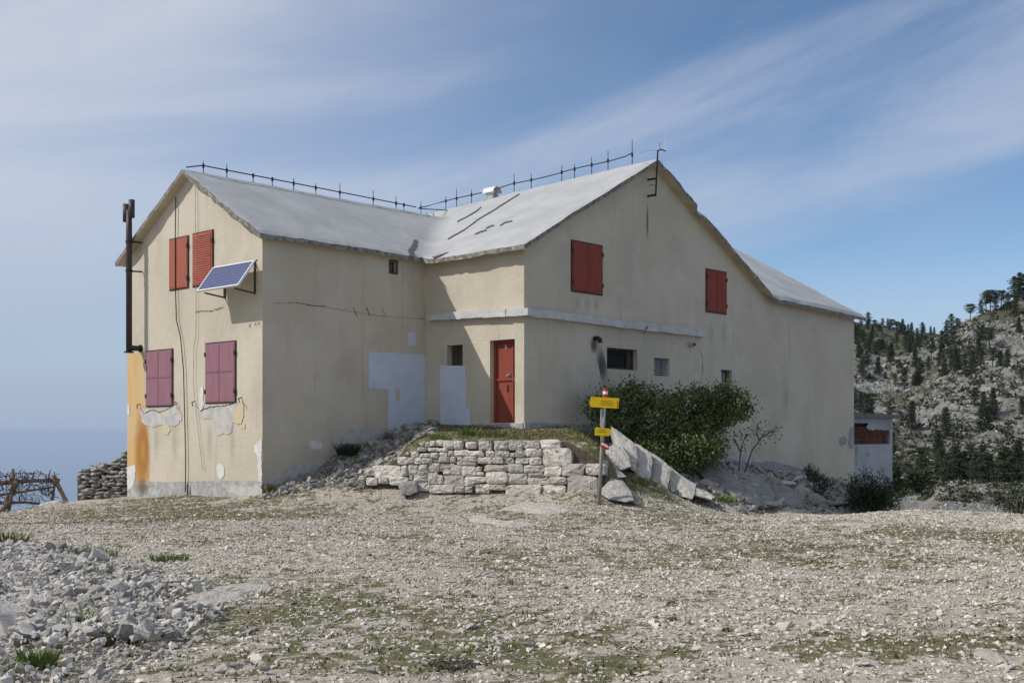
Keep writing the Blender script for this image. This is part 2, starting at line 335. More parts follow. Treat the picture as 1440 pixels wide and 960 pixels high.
# ------------------------------------------------------------------ the ground
ctrl = []
def cp(x, y, z): ctrl.append((x, y, z))
for x, y in ((-40,-12),(0,-12),(45,-12),(-40,8),(45,8),(-12,5),(-6,5),(0,5),(6,5),(12,5),(-9,11),(-4,11),(1,11),(6,11),(10,11),(-10,16),(-5,16),(0,16.5),(5,16.5),(10,16.5),(1,20),(5,20.5),(-4,20)): cp(x, y, 0)
def cpx(px, py, d): p = pix(px, py, d); cp(*p)
cpx(0,742,19.5); cpx(100,738,20); cpx(30,717,27.5); cpx(90,708,29); cpx(140,699,31); cpx(-200,735,24)
for px, py in ((369,696),(330,699),(270,694),(220,698),(181,697)):
    a, z = W1.wp(px, py); p = W1.P(a, z-.02); cp(*p)
for px, py in ((372,691),(400,680),(450,658),(465,644),(488,632),(517,621),(557,609),(596,603)):
    a, z = W2.wp(px, py); p = W2.P(a, z-.02); cp(*p)
for px, py, d in ((400,692,25.2),(450,686,25.1),(500,684,25),(530,690,24.5),(600,700,24),(680,703,23.6),(760,703,23.2),(840,702,22.8),(890,706,22.9),(885,668,24.1),(915,678,24.3),(862,672,23.9),(945,692,24.6),(950,706,24.0),(1000,710,26),(1080,713.5,27.8),(1150,715.5,29.3),(1200,716.5,30.5),(1260,717.5,26),(1350,721,24.4),(1440,724.5,23.6),(1600,727,23.5),(1100,728,22.5),(1250,728,22.5)): cpx(px, py, d)
for px, py in ((860,606),(900,612),(940,620),(1000,640),(1040,653),(1075,658),(1100,664),(1150,675),(1201,692)):
    a, z = W4.wp(px, py); p = W4.P(a, z-.03); cp(*p)
cp(*AB(0, v4+3, -.9)); cp(*AB(6, v4, -.9)); cp(*AB(11, v4, -1.2)); cp(*AB(11, 4, .5)); cp(*AB(11, -6, -.6)); cp(-30, 45, -1.); cp(30, 50, -1.5); cp(45, 30, -.5); cp(-40, 25, -.2); cp(*AB(5, 5, .8)); cp(*AB(6, -3, .3)); cp(*AB(5, 13, 0))
ctrl = np.array(ctrl)
def tps(r2): return .5*r2*np.log(r2+1e-9)
def _solve():
    n = len(ctrl); d = ctrl[:, None, :2]-ctrl[None, :, :2]; K = tps((d**2).sum(-1))+np.eye(n)*.02
    Pm = np.c_[np.ones(n), ctrl[:, :2]]; A = np.block([[K, Pm], [Pm.T, np.zeros((3, 3))]])
    return np.linalg.solve(A, np.r_[ctrl[:, 2], 0, 0, 0])
WGT = _solve()
Yf = lambda x: 24.75-(x+3.2)*.30                       # front line of the terrace wall
def base_z(x, y):
    x = np.asarray(x, float); y = np.asarray(y, float); out = np.empty(x.shape).ravel(); xf = x.ravel(); yf = y.ravel()
    for i in range(0, len(xf), 20000):
        r2 = (xf[i:i+20000, None]-ctrl[None, :, 0])**2+(yf[i:i+20000, None]-ctrl[None, :, 1])**2
        out[i:i+20000] = tps(r2) @ WGT[:-3]+WGT[-3]+WGT[-2]*xf[i:i+20000]+WGT[-1]*yf[i:i+20000]
    return out.reshape(x.shape)
def ground_z(x, y, rough=True):
    x = np.asarray(x, float); y = np.asarray(y, float)
    z = base_z(x, y)
    yy = np.maximum(y, 4.); px = 720+F*x/yy
    zt = 1.46+.085*(y-24.4)
    m = sstep(.02, .42, y-Yf(x))*sstep(-3.1, -1.75, x)*(1-sstep(1.55, 2.45, x+.1*(y-24)))*(1-sstep(28.5, 30, y))
    z = np.where(m > 0, np.maximum(z, z+(zt-z)*m), z)
    # brows: the ground falls away to the right of the bank and behind the fence
    z = z-sstep(1215, 1285, px)*np.maximum(0, y-26)*.24*(y > 5)
    z = z-sstep(-8.5, -11, x)*np.maximum(0, y-30)*.45
    z = z-np.maximum(0, y-48)*.4-np.maximum(0, np.abs(x)-34)*.4
    if rough:
        bk_ = (x-C3.x)*-dA.x+(y-C3.y)*-dA.y; bank = sstep(4.6, 3.7, bk_)*sstep(2.4, 3.4, x)*(1-sstep(10.5, 12, x))*(y < 42)
        bank2 = sstep(-5.3, -4.6, x)*(1-sstep(-2.2, -1.6, x))*sstep(24.6, 25.2, y)*(y < 30)
        rg = 1-np.abs(fbm(x*.9+y*.5, y*.9-x*.5, 4, 5))*2
        z = z+.035*fbm(x*.5, y*.5, 3, 1)+.02*fbm(x*2.3, y*2.3, 3, 2)+bank*(.30*(rg-.75)+.10*fbm(x*3.5, y*3.5, 3, 8))+bank2*(.10*(rg-.5)+.07*fbm(x*3.5, y*3.5, 3, 8))
    return z
def gz1(x, y): return float(ground_z(np.array([x]), np.array([y]))[0])
def on_ground(px, py):                    # where the ray through a pixel meets the ground
    d = np.linspace(5, 40, 700); x = (px-720)/F*d; z = EYE+(HY-py)/F*d; g = ground_z(x, d)
    k = np.argmax(g >= z) if (g >= z).any() else np.argmin(z-g); return Vector((x[k], d[k], g[k]))
blobs = []
for px, py, rx, ry, am in ((60,735,1.6,.5,.5),(250,722,3.2,.9,1.1),(420,703,2.4,.9,1.1),(330,712,2.2,.8,.9),(560,710,1.5,.4,.6),(760,712,3.,.35,.55),(900,716,1.5,.5,.5),(330,880,1.3,.9,.30),(480,850,1.2,.9,.32),(450,930,1.2,.5,.32),(560,915,1.0,.6,.28),
        (690,870,1.2,1.3,.35),(1330,750,1.5,1.0,.55),(1420,760,1.,1.2,.5),(1300,905,1.2,.5,.5),(1020,900,1.2,.8,.35),(200,730,1.5,.4,.6),(120,775,.8,.3,.6),(840,930,.5,.3,.5),(900,780,2.5,1,.2),(1120,770,1.5,.8,.3)):
    d = 1.6*F/(py-HY); blobs.append(((px-720)/F*d, d, rx, ry, am))
def grass_mask(x, y):
    g = .37+.22*fbm(x*.35, y*.35, 3, 21)+.26*fbm(x*1.3, y*1.3, 4, 22)+.42*fbm(x*7, y*7, 2, 23)
    for bx, by, rx, ry, am in blobs: g = g+am*.62*np.exp(-((x-bx)/rx)**2-((y-by)/ry)**2)
    px = 720+F*x/np.maximum(y, 4.); d = y
    path = sstep(.9, .2, np.abs(y-(21.5+.55*(x+11.))))*(x < -7.5)                 # trodden gravel path
    terr = sstep(.2, .5, y-Yf(x))*(x > -2.4)*(x < 2.4)*(y < 29)
    scree = sstep(0, 1, .5*(-3.4-x+.05*(y-8)))*sstep(17, 15, y)
    return np.clip(g-.5*path+.35*terr-.30*scree, 0, .66)
def axis(a, b, c, d, s, gr):
    m = list(np.arange(b, c, s)); lo = []; v = b; st = s
    while v > a: st *= gr; v -= st; lo.append(v)
    hi = []; v = m[-1]; st = s
    while v < d: st *= gr; v += st; hi.append(v)
    return np.array(lo[::-1]+m+hi)
gx = axis(-75, -14, 15, 75, .11, 1.12); gy = axis(-40, 6.5, 32, 75, .10, 1.12)
GX, GY = np.meshgrid(gx, gy); GZ = ground_z(GX, GY)
ny, nx = GX.shape; idx = np.arange(ny*nx).reshape(ny, nx)
gf = np.stack([idx[:-1,:-1], idx[:-1,1:], idx[1:,1:], idx[1:,:-1]], -1).reshape(-1, 4)
ground = bigmesh('ground', np.stack([GX, GY, GZ], -1).reshape(-1, 3), gf, M['ground'], {'grass': grass_mask(GX, GY).ravel()}, smooth=True)
tag(ground, 'stony pale ground with short grass in front of the hut', kind='structure')

# the sea far below
n = 96; R_ = 350000
sv = [(0, 0, -1300)]+[(R_*math.cos(2*math.pi*k/n), R_*math.sin(2*math.pi*k/n), -1300) for k in range(n)]
sea = mesh('sea', sv, [(0, 1+k, 1+(k+1) % n) for k in range(n)], M['sea']); tag(sea, 'hazy blue sea far below the mountain', kind='structure')

# ------------------------------------------------------------------ hillside behind on the right
pxs = np.r_[np.arange(300, 1150, 10.), np.arange(1150, 1470, 1.4), np.arange(1470, 2700, 10.)]
ds = 40*1.0062**np.arange(0, 478)
near_y = lambda p: np.interp(p, [300,600,900,1100,1201,1225,1249,1273,1307,1328,1345,1380,1410,1440,1500,1700,2000,2700], [800,690,590,505,484,498,506,499,482,470,459,443,432,424,404,355,370,420])
far_y = lambda p: np.interp(p, [300,500,700,900,1100,1201,1225,1260,1290,1310,1340,1440,2700], [800,690,600,510,462,453,456,463,469,472,476,490,520])
DR, DF = 400., 590.
def hill_z(px, d):
    zr = EYE+(HY-near_y(px))/F*DR; zf = EYE+(HY-far_y(px))/F*DF
    kx = np.array([40, 52, 66, 84, 100, 130, 190, 250, 320, DR, 440, 500, DF, 700]); 
    mound = -2.6-1.2*sstep(1330, 1290, px)+.0*px
    z = np.zeros(np.broadcast(px, d).shape); ld = np.log(d)
    ks = [-6.5+0*px, -6.2+0*px, -4.6+0*px, mound, -4.5+0*px, -9.5+0*px, -8.5+0*px, -3+.05*(zr+3), .42*zr, zr, zr-16, .5*(zr-16)+.5*zf-4, zf, zf-40]
    ks = [np.broadcast_to(k, z.shape) for k in ks]
    for i in range(len(kx)-1):
        t = np.clip((d-kx[i])/(kx[i+1]-kx[i]), 0, 1); sel = (d >= kx[i]) & (d <= kx[i+1])
        tt = t*t*(3-2*t)*.5+t*.5; z = np.where(sel, ks[i]*(1-tt)+ks[i+1]*tt, z)
    x = (px-720)/F*d; y = d*np.ones_like(x)
    amp = np.interp(d, [40, 84, 130, 200, 320, 700], [.25, .9, 1.0, 2.2, 4.2, 5.])
    rd = lambda s, sd: (1-np.abs(fbm(x/s+.3*y/s, y/s-.3*x/s, 3, sd))*2.2)
    soft = np.where((d > DR-25) & (d < DR+40) | (d > DF-40), .55, 1.)
    z = z+amp*soft*(.8*fbm(x/45, y/45, 3, 31)+.55*(rd(16, 32)-.5)+.30*(rd(5.5, 33)-.5)+.14*fbm(x/1.8, y/1.8, 3, 34))
    return z
PX, DD = np.meshgrid(pxs, ds); HZ = hill_z(PX, DD); HX = (PX-720)/F*DD
ny, nx = PX.shape; idx = np.arange(ny*nx).reshape(ny, nx)
hf = np.stack([idx[:-1,:-1], idx[:-1,1:], idx[1:,1:], idx[1:,:-1]], -1).reshape(-1, 4)
hg = np.clip(.27+.9*fbm(HX/38, DD/38, 4, 41)+.40*(DD > DR+6)+.25*np.exp(-((DD-200)/40)**2), 0, 1)
hill = bigmesh('hillside', np.stack([HX, DD, HZ], -1).reshape(-1, 3), hf, M['hill'], {'grass': hg.ravel()}, smooth=False)
tag(hill, 'grey karst hillside with scrub rising beyond the hut', kind='structure')
def hz1(px, d): return float(hill_z(np.array([float(px)]), np.array([float(d)]))[0])

# ------------------------------------------------------------------ the hut
hut = thing('mountain_hut', AB(4, 5, .3), 'large cream plastered mountain hut with pale roof and red shutters', 'building')
def wall_mesh(name, w, outer, holes=(), depth=.2, m=None, parent=None):
    lo = [Vector((s, z, 0)) for s, z in outer]; polys = [lo]
    for h in holes: polys.append([Vector((s, z, 0)) for s, z in ((h[0],h[2]),(h[1],h[2]),(h[1],h[3]),(h[0],h[3]))])
    tri = tessellate_polygon(polys); flat = [p for q in polys for p in q]
    v = [w.P(p.x, p.y) for p in flat]; f = [tuple(t) for t in tri]
    nrm = Vector((w.n.x, w.n.y, 0)); ff = []
    for t in f:
        a, b, c = (v[i] for i in t); ff.append(t if (b-a).cross(c-a).dot(nrm) > 0 else (t[0], t[2], t[1]))
    for h in holes:
        d = h[4] if len(h) > 4 else depth; b = len(v)
        for o in (0, -d):
            for s, z in ((h[0],h[2]),(h[1],h[2]),(h[1],h[3]),(h[0],h[3])): v.append(w.P(s, z, o))
        for k in range(4): ff.append((b+k, b+(k+1) % 4, b+4+(k+1) % 4, b+4+k))
    return mesh(name, v, ff, m or M['plaster'], parent)
def rect(w, x0, y0, x1, y1, o=0.):          # wall rectangle through a pixel box (heights taken at its middle column)
    s0 = w.wp(x0, y0, o)[0]; s1 = w.wp(x1, y0, o)[0]; xm = (x0+x1)/2; z1 = w.wp(xm, y0, o)[1]; z0 = w.wp(xm, y1, o)[1]
    return min(s0, s1), max(s0, s1), z0, z1
def rz(a, b): return float(roof_z(a, b))-.1
BOT = -2.2
# openings
r_door = rect(W3, 689, 477.5, 724, 594.5); r_w3 = rect(W3, 628.5, 485, 650.5, 516.5)
r_a = rect(W4, 853.5, 490, 896.5, 519.5); r_b = rect(W4, 920, 503.5, 941.5, 528.5); r_c = rect(W4, 1014, 520, 1029.5, 553.5)
r_v = rect(W2, 548.5, 367.5, 557.5, 383.5)
bs = list(np.linspace(v4, 0, 60))
wall_mesh('wall', W4, [(0, BOT), (v4, BOT)]+[(b, rz(0, b)) for b in bs], [(*r_a, .16), (*r_b, .26), (*r_c, .2)], parent=hut)
wall_mesh('wall', W3, [(0, BOT), (t3, BOT), (t3, rz(t3, 0)), (0, rz(0, 0))], [(*r_door, .17), (*r_w3, .2)], parent=hut)
wall_mesh('wall', W2, [(0, BOT), (s2, BOT)]+[(s2-b, rz(t3, -b)) for b in np.linspace(0, s2, 12)], [(*r_v, .12)], parent=hut)
wall_mesh('wall', W1, [(0, BOT), (u1, BOT)]+[(s, rz(t3+s, -s2)) for s in np.linspace(u1, 0, 41)], parent=hut)
wb = Wall(C0, dB, dA); wall_mesh('wall', wb, [(0, BOT), (s2, BOT), (s2, rz(t3+u1, -.3)), (0, rz(t3+u1, -s2))], parent=hut)
q = AB(DEEP, 0); wk = Wall(Vector((q.x, q.y)), dB, dA); wall_mesh('wall', wk, [(0, BOT), (v4, BOT)]+[(b, rz(DEEP, b)) for b in bs], parent=hut)
we = Wall(C4, dA, dB); wall_mesh('wall', we, [(0, BOT), (DEEP, BOT)]+[(s, rz(s, v4)) for s in np.linspace(DEEP, 0, 31)], parent=hut)
q = C2+dA*u1; wl = Wall(q, dA, -dB); L_ = DEEP-t3-u1
if L_ > .05: wall_mesh('wall', wl, [(0, BOT), (L_, BOT), (L_, rz(DEEP, 0)), (0, rz(t3+u1, 0))], parent=hut)

# the roof: one slab over both wings, valleys smoothed over with coating, edge crumbling
ga = np.unique(np.round(np.r_[np.linspace(-OH, t3-.2, 24), np.linspace(t3-.2, t3+u1+.2, 48), np.linspace(t3+u1+.2, DEEP+.2, 4), aR, 4.87], 4))
gb = np.unique(np.round(np.r_[np.linspace(-s2-.22, -OH, 36), np.linspace(-OH, b_apex, 38), np.linspace(b_apex, b_kink, 44), np.linspace(b_kink, v4+.3, 38)], 4))
A_, B_ = np.meshgrid(ga, gb, indexing='ij')
ac = (ga[:-1]+ga[1:])/2; bc = (gb[:-1]+gb[1:])/2; AC, BC = np.meshgrid(ac, bc, indexing='ij')
cell = (BC > -OH) | ((AC > t3-.2) & (AC < t3+u1+.2))
na, nb = A_.shape; vid = {}; tv = []; bv = []; faces = []; mi = []
vin = np.zeros((na+1, nb+1), bool); vin[1:-1, 1:-1] = cell if cell.shape == (na-1, nb-1) else False
zt_ = roof_z(A_, B_)
nz1 = fbm(A_*3, B_*3, 3, 51); nz2 = fbm(A_*.7, B_*.7, 3, 52); nz3 = fbm(A_*6+3, B_*6, 2, 53)
def isb(i, j): return not (vin[i, j] and vin[i+1, j] and vin[i, j+1] and vin[i+1, j+1])
rv = []
def vtx(i, j, bot):
    k = (i, j, bot)
    if k in vid: return vid[k]
    a, b, z = A_[i, j], B_[i, j], zt_[i, j]+.025*nz2[i, j]
    if isb(i, j):
        ja, jb = .03*nz1[i, j], .03*nz3[i, j]
        a += ja; b += jb; z += .025*nz3[i, j]-(.02 if not bot else 0)
        if i == 0 and b > b_apex+2.15: z -= .05
        if i == 0 and b_apex+1.95 < b < b_apex+2.25: a += .14; z -= .06
    th = .13+.02*nz1[i, j]
    rv.append(AB(a, b, z-(th if bot else 0))); vid[k] = len(rv)-1; return vid[k]
for i in range(na-1):
    for j in range(nb-1):
        if not cell[i, j]: continue
        q = [(i, j), (i+1, j), (i+1, j+1), (i, j+1)]
        faces.append(tuple(vtx(*p, 0) for p in reversed(q))); mi.append(0)
        faces.append(tuple(vtx(*p, 1) for p in q)); mi.append(2)
        for (p, q2, ok) in (((i, j), (i+1, j), j > 0 and cell[i, j-1]), ((i+1, j), (i+1, j+1), i < na-2 and cell[i+1, j]), ((i+1, j+1), (i, j+1), j < nb-2 and cell[i, j+1]), ((i, j+1), (i, j), i > 0 and cell[i-1, j])):
            if not ok: faces.append((vtx(*p, 0), vtx(*q2, 0), vtx(*q2, 1), vtx(*p, 1))); mi.append(1)
roof = mesh('roof', rv, faces, [M['roof'], M['roof_edge'], M['soffit']], hut, mi=mi)
tag(roof, 'pale grey coated roof with crumbling dark edges')

# thin marks lying on a wall or on the roof
def jag(pts, step, amt):
    out = []
    for i, p in enumerate(pts):
        q = pts[(i+1) % len(pts)]; d = (Vector(q)-Vector(p)); n_ = max(1, int(d.length/step)); nn = Vector((-d.y, d.x)).normalized() if d.length > 0 else Vector((0, 0))
        for k in range(n_):
            r = Vector(p)+d*(k/n_)+nn*rnd.uniform(-amt, amt)*(k > 0); out.append(r)
    return out
def patch(name, w, pts, m, off=.004, step=.08, amt=.012, parent=hut):
    P2 = [Vector(w.wp(*p)) for p in pts]; P2 = jag(P2, step, amt)
    tri = tessellate_polygon([[Vector((p.x, p.y, 0)) for p in P2]])
    v = [w.P(p.x, p.y, off) for p in P2]; nr = Vector((w.n.x, w.n.y, 0)); f = []
    for t in tri:
        a, b, c = (v[i] for i in t); f.append(tuple(t) if (b-a).cross(c-a).dot(nr) > 0 else (t[0], t[2], t[1]))
    xs = [p.x for p in P2]; ys = [p.y for p in P2]; dx = max(max(xs)-min(xs), 1e-6); dy = max(max(ys)-min(ys), 1e-6)
    return mesh(name, v, f, m, parent, uv=[((p.x-min(xs))/dx, (p.y-min(ys))/dy) for p in P2])
def strip(name, w, pts, wid, m, off=.006, parent=hut):   # a thin line (crack)
    P2 = [Vector(w.wp(*p)) for p in pts]; Q = []
    for a, b in zip(P2[:-1], P2[1:]):
        k = max(2, int((b-a).length/.06))
        for i in range(k): Q.append(a.lerp(b, i/k)+Vector((rnd.uniform(-.012,.012), rnd.uniform(-.012,.012))))
    Q.append(P2[-1]); v = []; f = []
    for i, p in enumerate(Q):
        t = (Q[min(i+1, len(Q)-1)]-Q[max(i-1, 0)]).normalized(); n_ = Vector((-t.y, t.x))*wid*rnd.uniform(.3, 1.2)
        v += [w.P(*(p+n_), off), w.P(*(p-n_), off)]
        if i: f.append((2*i-2, 2*i-1, 2*i+1, 2*i))
    return mesh(name, v, f, m, parent)
# left gable wall
patch('paint_patch', W1, [(179.5,497),(203,497),(203.5,545),(205,575),(207,600),(209.5,640),(209.5,677),(179.5,678)], M['orange_pale'], .004, .15, .02)
patch('stain', W1, [(186,560),(214,560),(214,715),(186,715)], M['orange_run'], .007, .2, 0)
patch('stain', W1, [(192,590),(211,590),(211,676.5),(192,676.5)], M['orange_run'], .0085, .2, 0)
patch('plaster_patch', W1, [(179.5,678),(215,677),(262,677),(315,676),(369,676),(369,700),(179.5,702)], M['concrete'], .009, .2, .012)
patch('plaster_patch', W1, [(197,573),(215,576),(232,577),(247,567),(253,570),(257,590),(245,600),(228,597),(214,601),(200,595)], M['grey_plaster'], .010, .035, .035)
patch('plaster_patch', W1, [(279,578),(293,572),(312,570),(333,566),(336,575),(329,590),(326,608),(305,611),(297,590),(283,587)], M['grey_plaster'], .010, .035, .035)
patch('plaster_patch', W1, [(281,545),(286,543),(287,570),(279,585),(281,570)], M['white_patch'], .013, .05, .02)
patch('plaster_patch', W1, [(228,598),(238,596),(241,605),(236,612),(229,609)], M['yellow_patch'], .012, .05, .02)
patch('plaster_patch', W1, [(336,564),(342,563),(343,585),(340,596),(330,595),(329,588)], M['yellow_patch'], .013, .05, .02)
patch('plaster_patch', W1, [(341,594),(345,596),(345,603),(339,602)], M['yellow_patch'], .012, .05, .02)
patch('plaster_patch', W1, [(305,654),(310,651),(316,657),(316,668),(311,675),(305,667)], M['white_patch'], .011, .03, .018)
patch('plaster_patch', W1, [(359,624),(368.5,617),(368.5,677),(363,676),(363,640),(358,633)], M['white_patch'], .012, .035, .025)
patch('plaster_patch', W1, [(179.5,656),(191,654),(191,670),(187,682),(179.5,690)], M['white_patch'], .014, .06, .025)
patch('plaster_patch', W1, [(179.5,569),(183,569),(183,583),(179.5,583)], M['white_patch'], .014, .06, .02)
patch('plaster_patch', W1, [(330,682),(352,684),(368.5,678),(368.5,699),(335,696),(318,690)], M['grey_plaster'], .012, .035, .03)
patch('stain', W1, [(190,670),(212,670),(212,700),(190,700)], M['rust'], .017)
for x in (215, 240, 290, 322): patch('stain', W1, [(x,575),(x+10,575),(x+10,660),(x,660)], M['damp'], .018)
strip('crack', W1, [(205,580),(215,576),(225,580),(238,574),(250,566)], .012, M['iron'], .016)
strip('crack', W1, [(282,578),(296,572),(312,571),(332,566)], .012, M['iron'], .016)
strip('crack', W1, [(275,439),(283,437),(296,437),(315,432)], .010, M['iron'], .016)
# shaded long wall
patch('paint_patch', W2, [(518,494.5),(597.5,498.5),(597.5,604),(545,604),(546,547.5),(518,545.5)], M['blue_white'], .006, .3, .006)
patch('paint_patch', W2, [(573.5,467),(584,468),(584.5,485),(574,486)], M['blue_white'], .006, .1, .006)
patch('plaster_patch', W2, [(370,676),(395,665),(410,655),(438,650),(460,640),(478,618),(492,603),(520,600),(546,602),(546,612),(520,625),(490,640),(455,665),(400,690),(370,700)], M['grey_plaster'], .005, .15, .03)
patch('plaster_patch', W2, [(434,624),(440,619),(453,623),(454,631),(436,632)], M['white_patch'], .007, .06, .02)
patch('plaster_patch', W2, [(409,575),(414,573),(416,590),(411,593)], M['yellow_patch'], .006, .05, .015)
patch('plaster_patch', W2, [(556,548),(561,546),(562,563),(557,566)], M['yellow_patch'], .009, .05, .015)
strip('crack', W2, [(385,426),(418,426),(445,430),(490,437),(530,444),(560,446),(597,448)], .004, M['iron'])
strip('crack', W2, [(416,425),(430,428),(440,430),(458,430)], .006, M['iron'], .008)
for x in (500, 518, 540): strip('crack', W2, [(x-3,432),(x,440),(x+2,445)], .009, M['iron'], .008)
# door wall
patch('paint_patch', W3, [(619.5,513.5),(655,514),(655.5,572),(661,573),(661.5,597),(619.5,598)], M['blue_white'], .006, .3, .006)
# main gable wall
patch('stain', W4, [(834,480),(846,486),(858,535),(848,545)], M['soot'], .006, .5, 0)
patch('stain', W4, [(828,470),(842,470),(842,500),(828,500)], M['soot'], .008, .5, 0)
patch('stain', W4, [(840,520),(868,520),(868,575),(840,575)], M['damp'], .007, .5, 0)
patch('stain', W4, [(908,278),(912,278),(912.5,345),(908.5,345)], M['rust'], .006, .5, 0)
for x, y0, y1 in ((812,412,440),(826,412,445),(838,415,440),(1000,442,490),(1018,442,500),(1105,520,600),(1060,560,640)): patch('stain', W4, [(x-5,y0),(x+5,y0),(x+6,y1),(x-6,y1)], M['damp'], .006, .5, 0)
patch('plaster_patch', W4, [(1060,650),(1085,648),(1115,655),(1138,664),(1150,672),(1120,676),(1060,664)], M['patch_dark'], .005, .12, .02)
patch('plaster_patch', W4, [(1180,616),(1187,613),(1191,617),(1189,625),(1182,627),(1179,622)], M['patch_dark'], .005, .08, .02)
patch('plaster_patch', W4, [(1194,602),(1200.5,599),(1200.5,628),(1196,632),(1192,625)], M['patch_dark'], .005, .08, .02)
patch('plaster_patch', W4, [(1015,632),(1045,640),(1060,640),(1060,652),(1040,655),(1012,645)], M['grey_plaster'], .004, .12, .02)
strip('crack', W4, [(984,490),(988,503),(988,525),(982,545)], .009, M['iron'])
strip('crack', W4, [(897,470),(905,459)], .02, M['iron'], .16)

# ledge, plinth
def course(name, w, pts_top, th_px, o1, m, parts=10, j=.012, endcap=0.):
    (xa, ya), (xb, yb) = pts_top; b = MB()
    for k in range(parts):
        x0 = xa+(xb-xa)*k/parts; x1 = xa+(xb-xa)*(k+1)/parts
        s0, z0 = w.wp(x0, ya+(yb-ya)*k/parts, o1); s1, z1 = w.wp(x1, ya+(yb-ya)*(k+1)/parts, o1)
        h = th_px/F*27.5
        P = [w.P(s, z-hh, o) for o in (-.02, o1+rnd.uniform(-j, j)) for s, z, hh in ((s0, z0, h+rnd.uniform(-j, j)), (s1, z1, h+rnd.uniform(-j, j)), (s1, z1, rnd.uniform(-j, j)), (s0, z0, rnd.uniform(-j, j)))]
        b.hexa(P)
    return b.build(name, m, hut)
course('ledge', W3, [(600,440.5),(742,432.5)], 10.5, .15, M['ledge'], 9)
course('ledge', W4, [(741,433),(992,464.5)], 11, .15, M['ledge'], 12, .018)
course('plinth', W3, [(603,598.5),(735,594.6)], 16, .07, M['concrete'], 7)
course('plinth', W4, [(738,593.8),(838,596)], 17, .07, M['concrete'], 6)

# shutters
def shutter(w, x0, y0, x1, y1, mat, style):
    s0, s1, z0, z1 = rect(w, x0, y0, x1, y1, .04)
    g = bpy.data.objects.new('shutter', None); C.objects.link(g); g.location = w.P((s0+s1)/2, z0, .03); g.empty_display_size = .1; put(g, hut)
    fr = MB(); e = .03
    for a in ((s0-e, s0, z0-e, z1+e), (s1, s1+e, z0-e, z1+e), (s0, s1, z0-e, z0), (s0, s1, z1, z1+e)): fr.wbox(w, *a, -.02, .02)
    fr.build('frame', M['iron'] if style != 'plain' else M['red_worn'], g)
    leaves = [(s0, (s0+s1)/2-.006), ((s0+s1)/2+.006, s1)] if style in ('double', 'panel') else [(s0, s1)]
    for i, (a, b) in enumerate(leaves):
        lf = MB()
        zs = [(z0, (z0+z1)/2-.006), ((z0+z1)/2+.006, z1)] if style == 'panel' else [(z0, z1)]
        for za, zb in zs:
            lf.wbox(w, a, b, za, zb, -.01, .036)
            lf.wbox(w, a+.03, b-.03, za+.03, zb-.03, .034, .041)
        if style == 'slat':
            k = 0; z = z0+.05
            while z < z1-.06: lf.wbox(w, a+.05, b-.05, z, z+.035, .03, .052); z += .055
        o = lf.build('leaf', mat, g)
        for zh in (z0+.18*(z1-z0), z1-.18*(z1-z0)):
            h = MB(); sx = a if i == 0 else b; h.wbox(w, sx-.03, sx+.03, zh-.05, zh+.05, .03, .055); h.build('hinge', M['iron'], g)
    return g
shutter(W1, 237.8, 335, 263, 405, M['red_pale'], 'single'); shutter(W1, 270.5, 327, 297.8, 400, M['red_worn'], 'slat')
shutter(W1, 205, 493, 241, 570, M['purple'], 'panel'); shutter(W1, 288.5, 482, 329.5, 565, M['purple'], 'panel')
shutter(W4, 805.5, 342.5, 847.5, 411, M['red'], 'double'); shutter(W4, 994.5, 381, 1022, 439, M['red'], 'double')
for s_ in [o for o in hut.children if o.name.startswith('shutter')]: pass

# door
s0, s1, z0, z1 = r_door; DO = -.17
dr = bpy.data.objects.new('door', None); C.objects.link(dr); dr.location = W3.P((s0+s1)/2, z0, DO); put(dr, hut)
b = MB(); b.wbox(W3, s0, s1, z0, z1, DO-.05, DO); b.build('leaf', M['red'], dr)
b = MB(); f = .06
for a in ((s0, s0+f, z0, z1), (s1-f*1.2, s1, z0, z1), (s0+f, s1-f*1.2, z1-f, z1)): b.wbox(W3, *a, DO, DO+.035)
b.build('door_frame', M['red'], dr)
sm = s0+.24*(s1-s0)
b = MB(); b.wbox(W3, sm-.02, sm+.02, z0, z1-f, DO, DO+.03); b.build('meeting_stile', M['red'], dr)
zm = W3.wp(706, 533)[1]
b = MB(); b.wbox(W3, sm+.02, s1-f*1.2, zm-.03, zm+.03, DO, DO+.03); b.wbox(W3, s0+f, sm-.02, zm-.02, zm+.03, DO, DO+.03); b.build('cross_rail', M['red'], dr)
a, z = W3.wp(716.5, 527.5, DO); b = MB(); b.wbox(W3, a-.03, a+.07, z-.015, z+.015, DO+.02, DO+.06); b.wbox(W3, a-.03, a-.005, z-.09, z+.05, DO, DO+.025); b.build('handle', M['galv'], dr)
a, z = W3.wp(714.5, 541, DO); b = MB()
for k in range(4): b.wbox(W3, a-.012+.006*(k % 2), a+.012+.006*(k % 2), z-.03-.045*k, z-.045*k, DO, DO+.03)
b.build('padlock_chain', M['iron'], dr)
a, z = W3.wp(711.7, 487.5, DO); b = MB()
for k in (0, 1): b.tube([W3.P(a+.025*math.cos(t), z+.022*(1-2*k)+.022*math.sin(t), DO+.006) for t in np.linspace(0, 2*math.pi, 13)], .006, 5)
b.build('door_mark', M['sign_white'], dr)

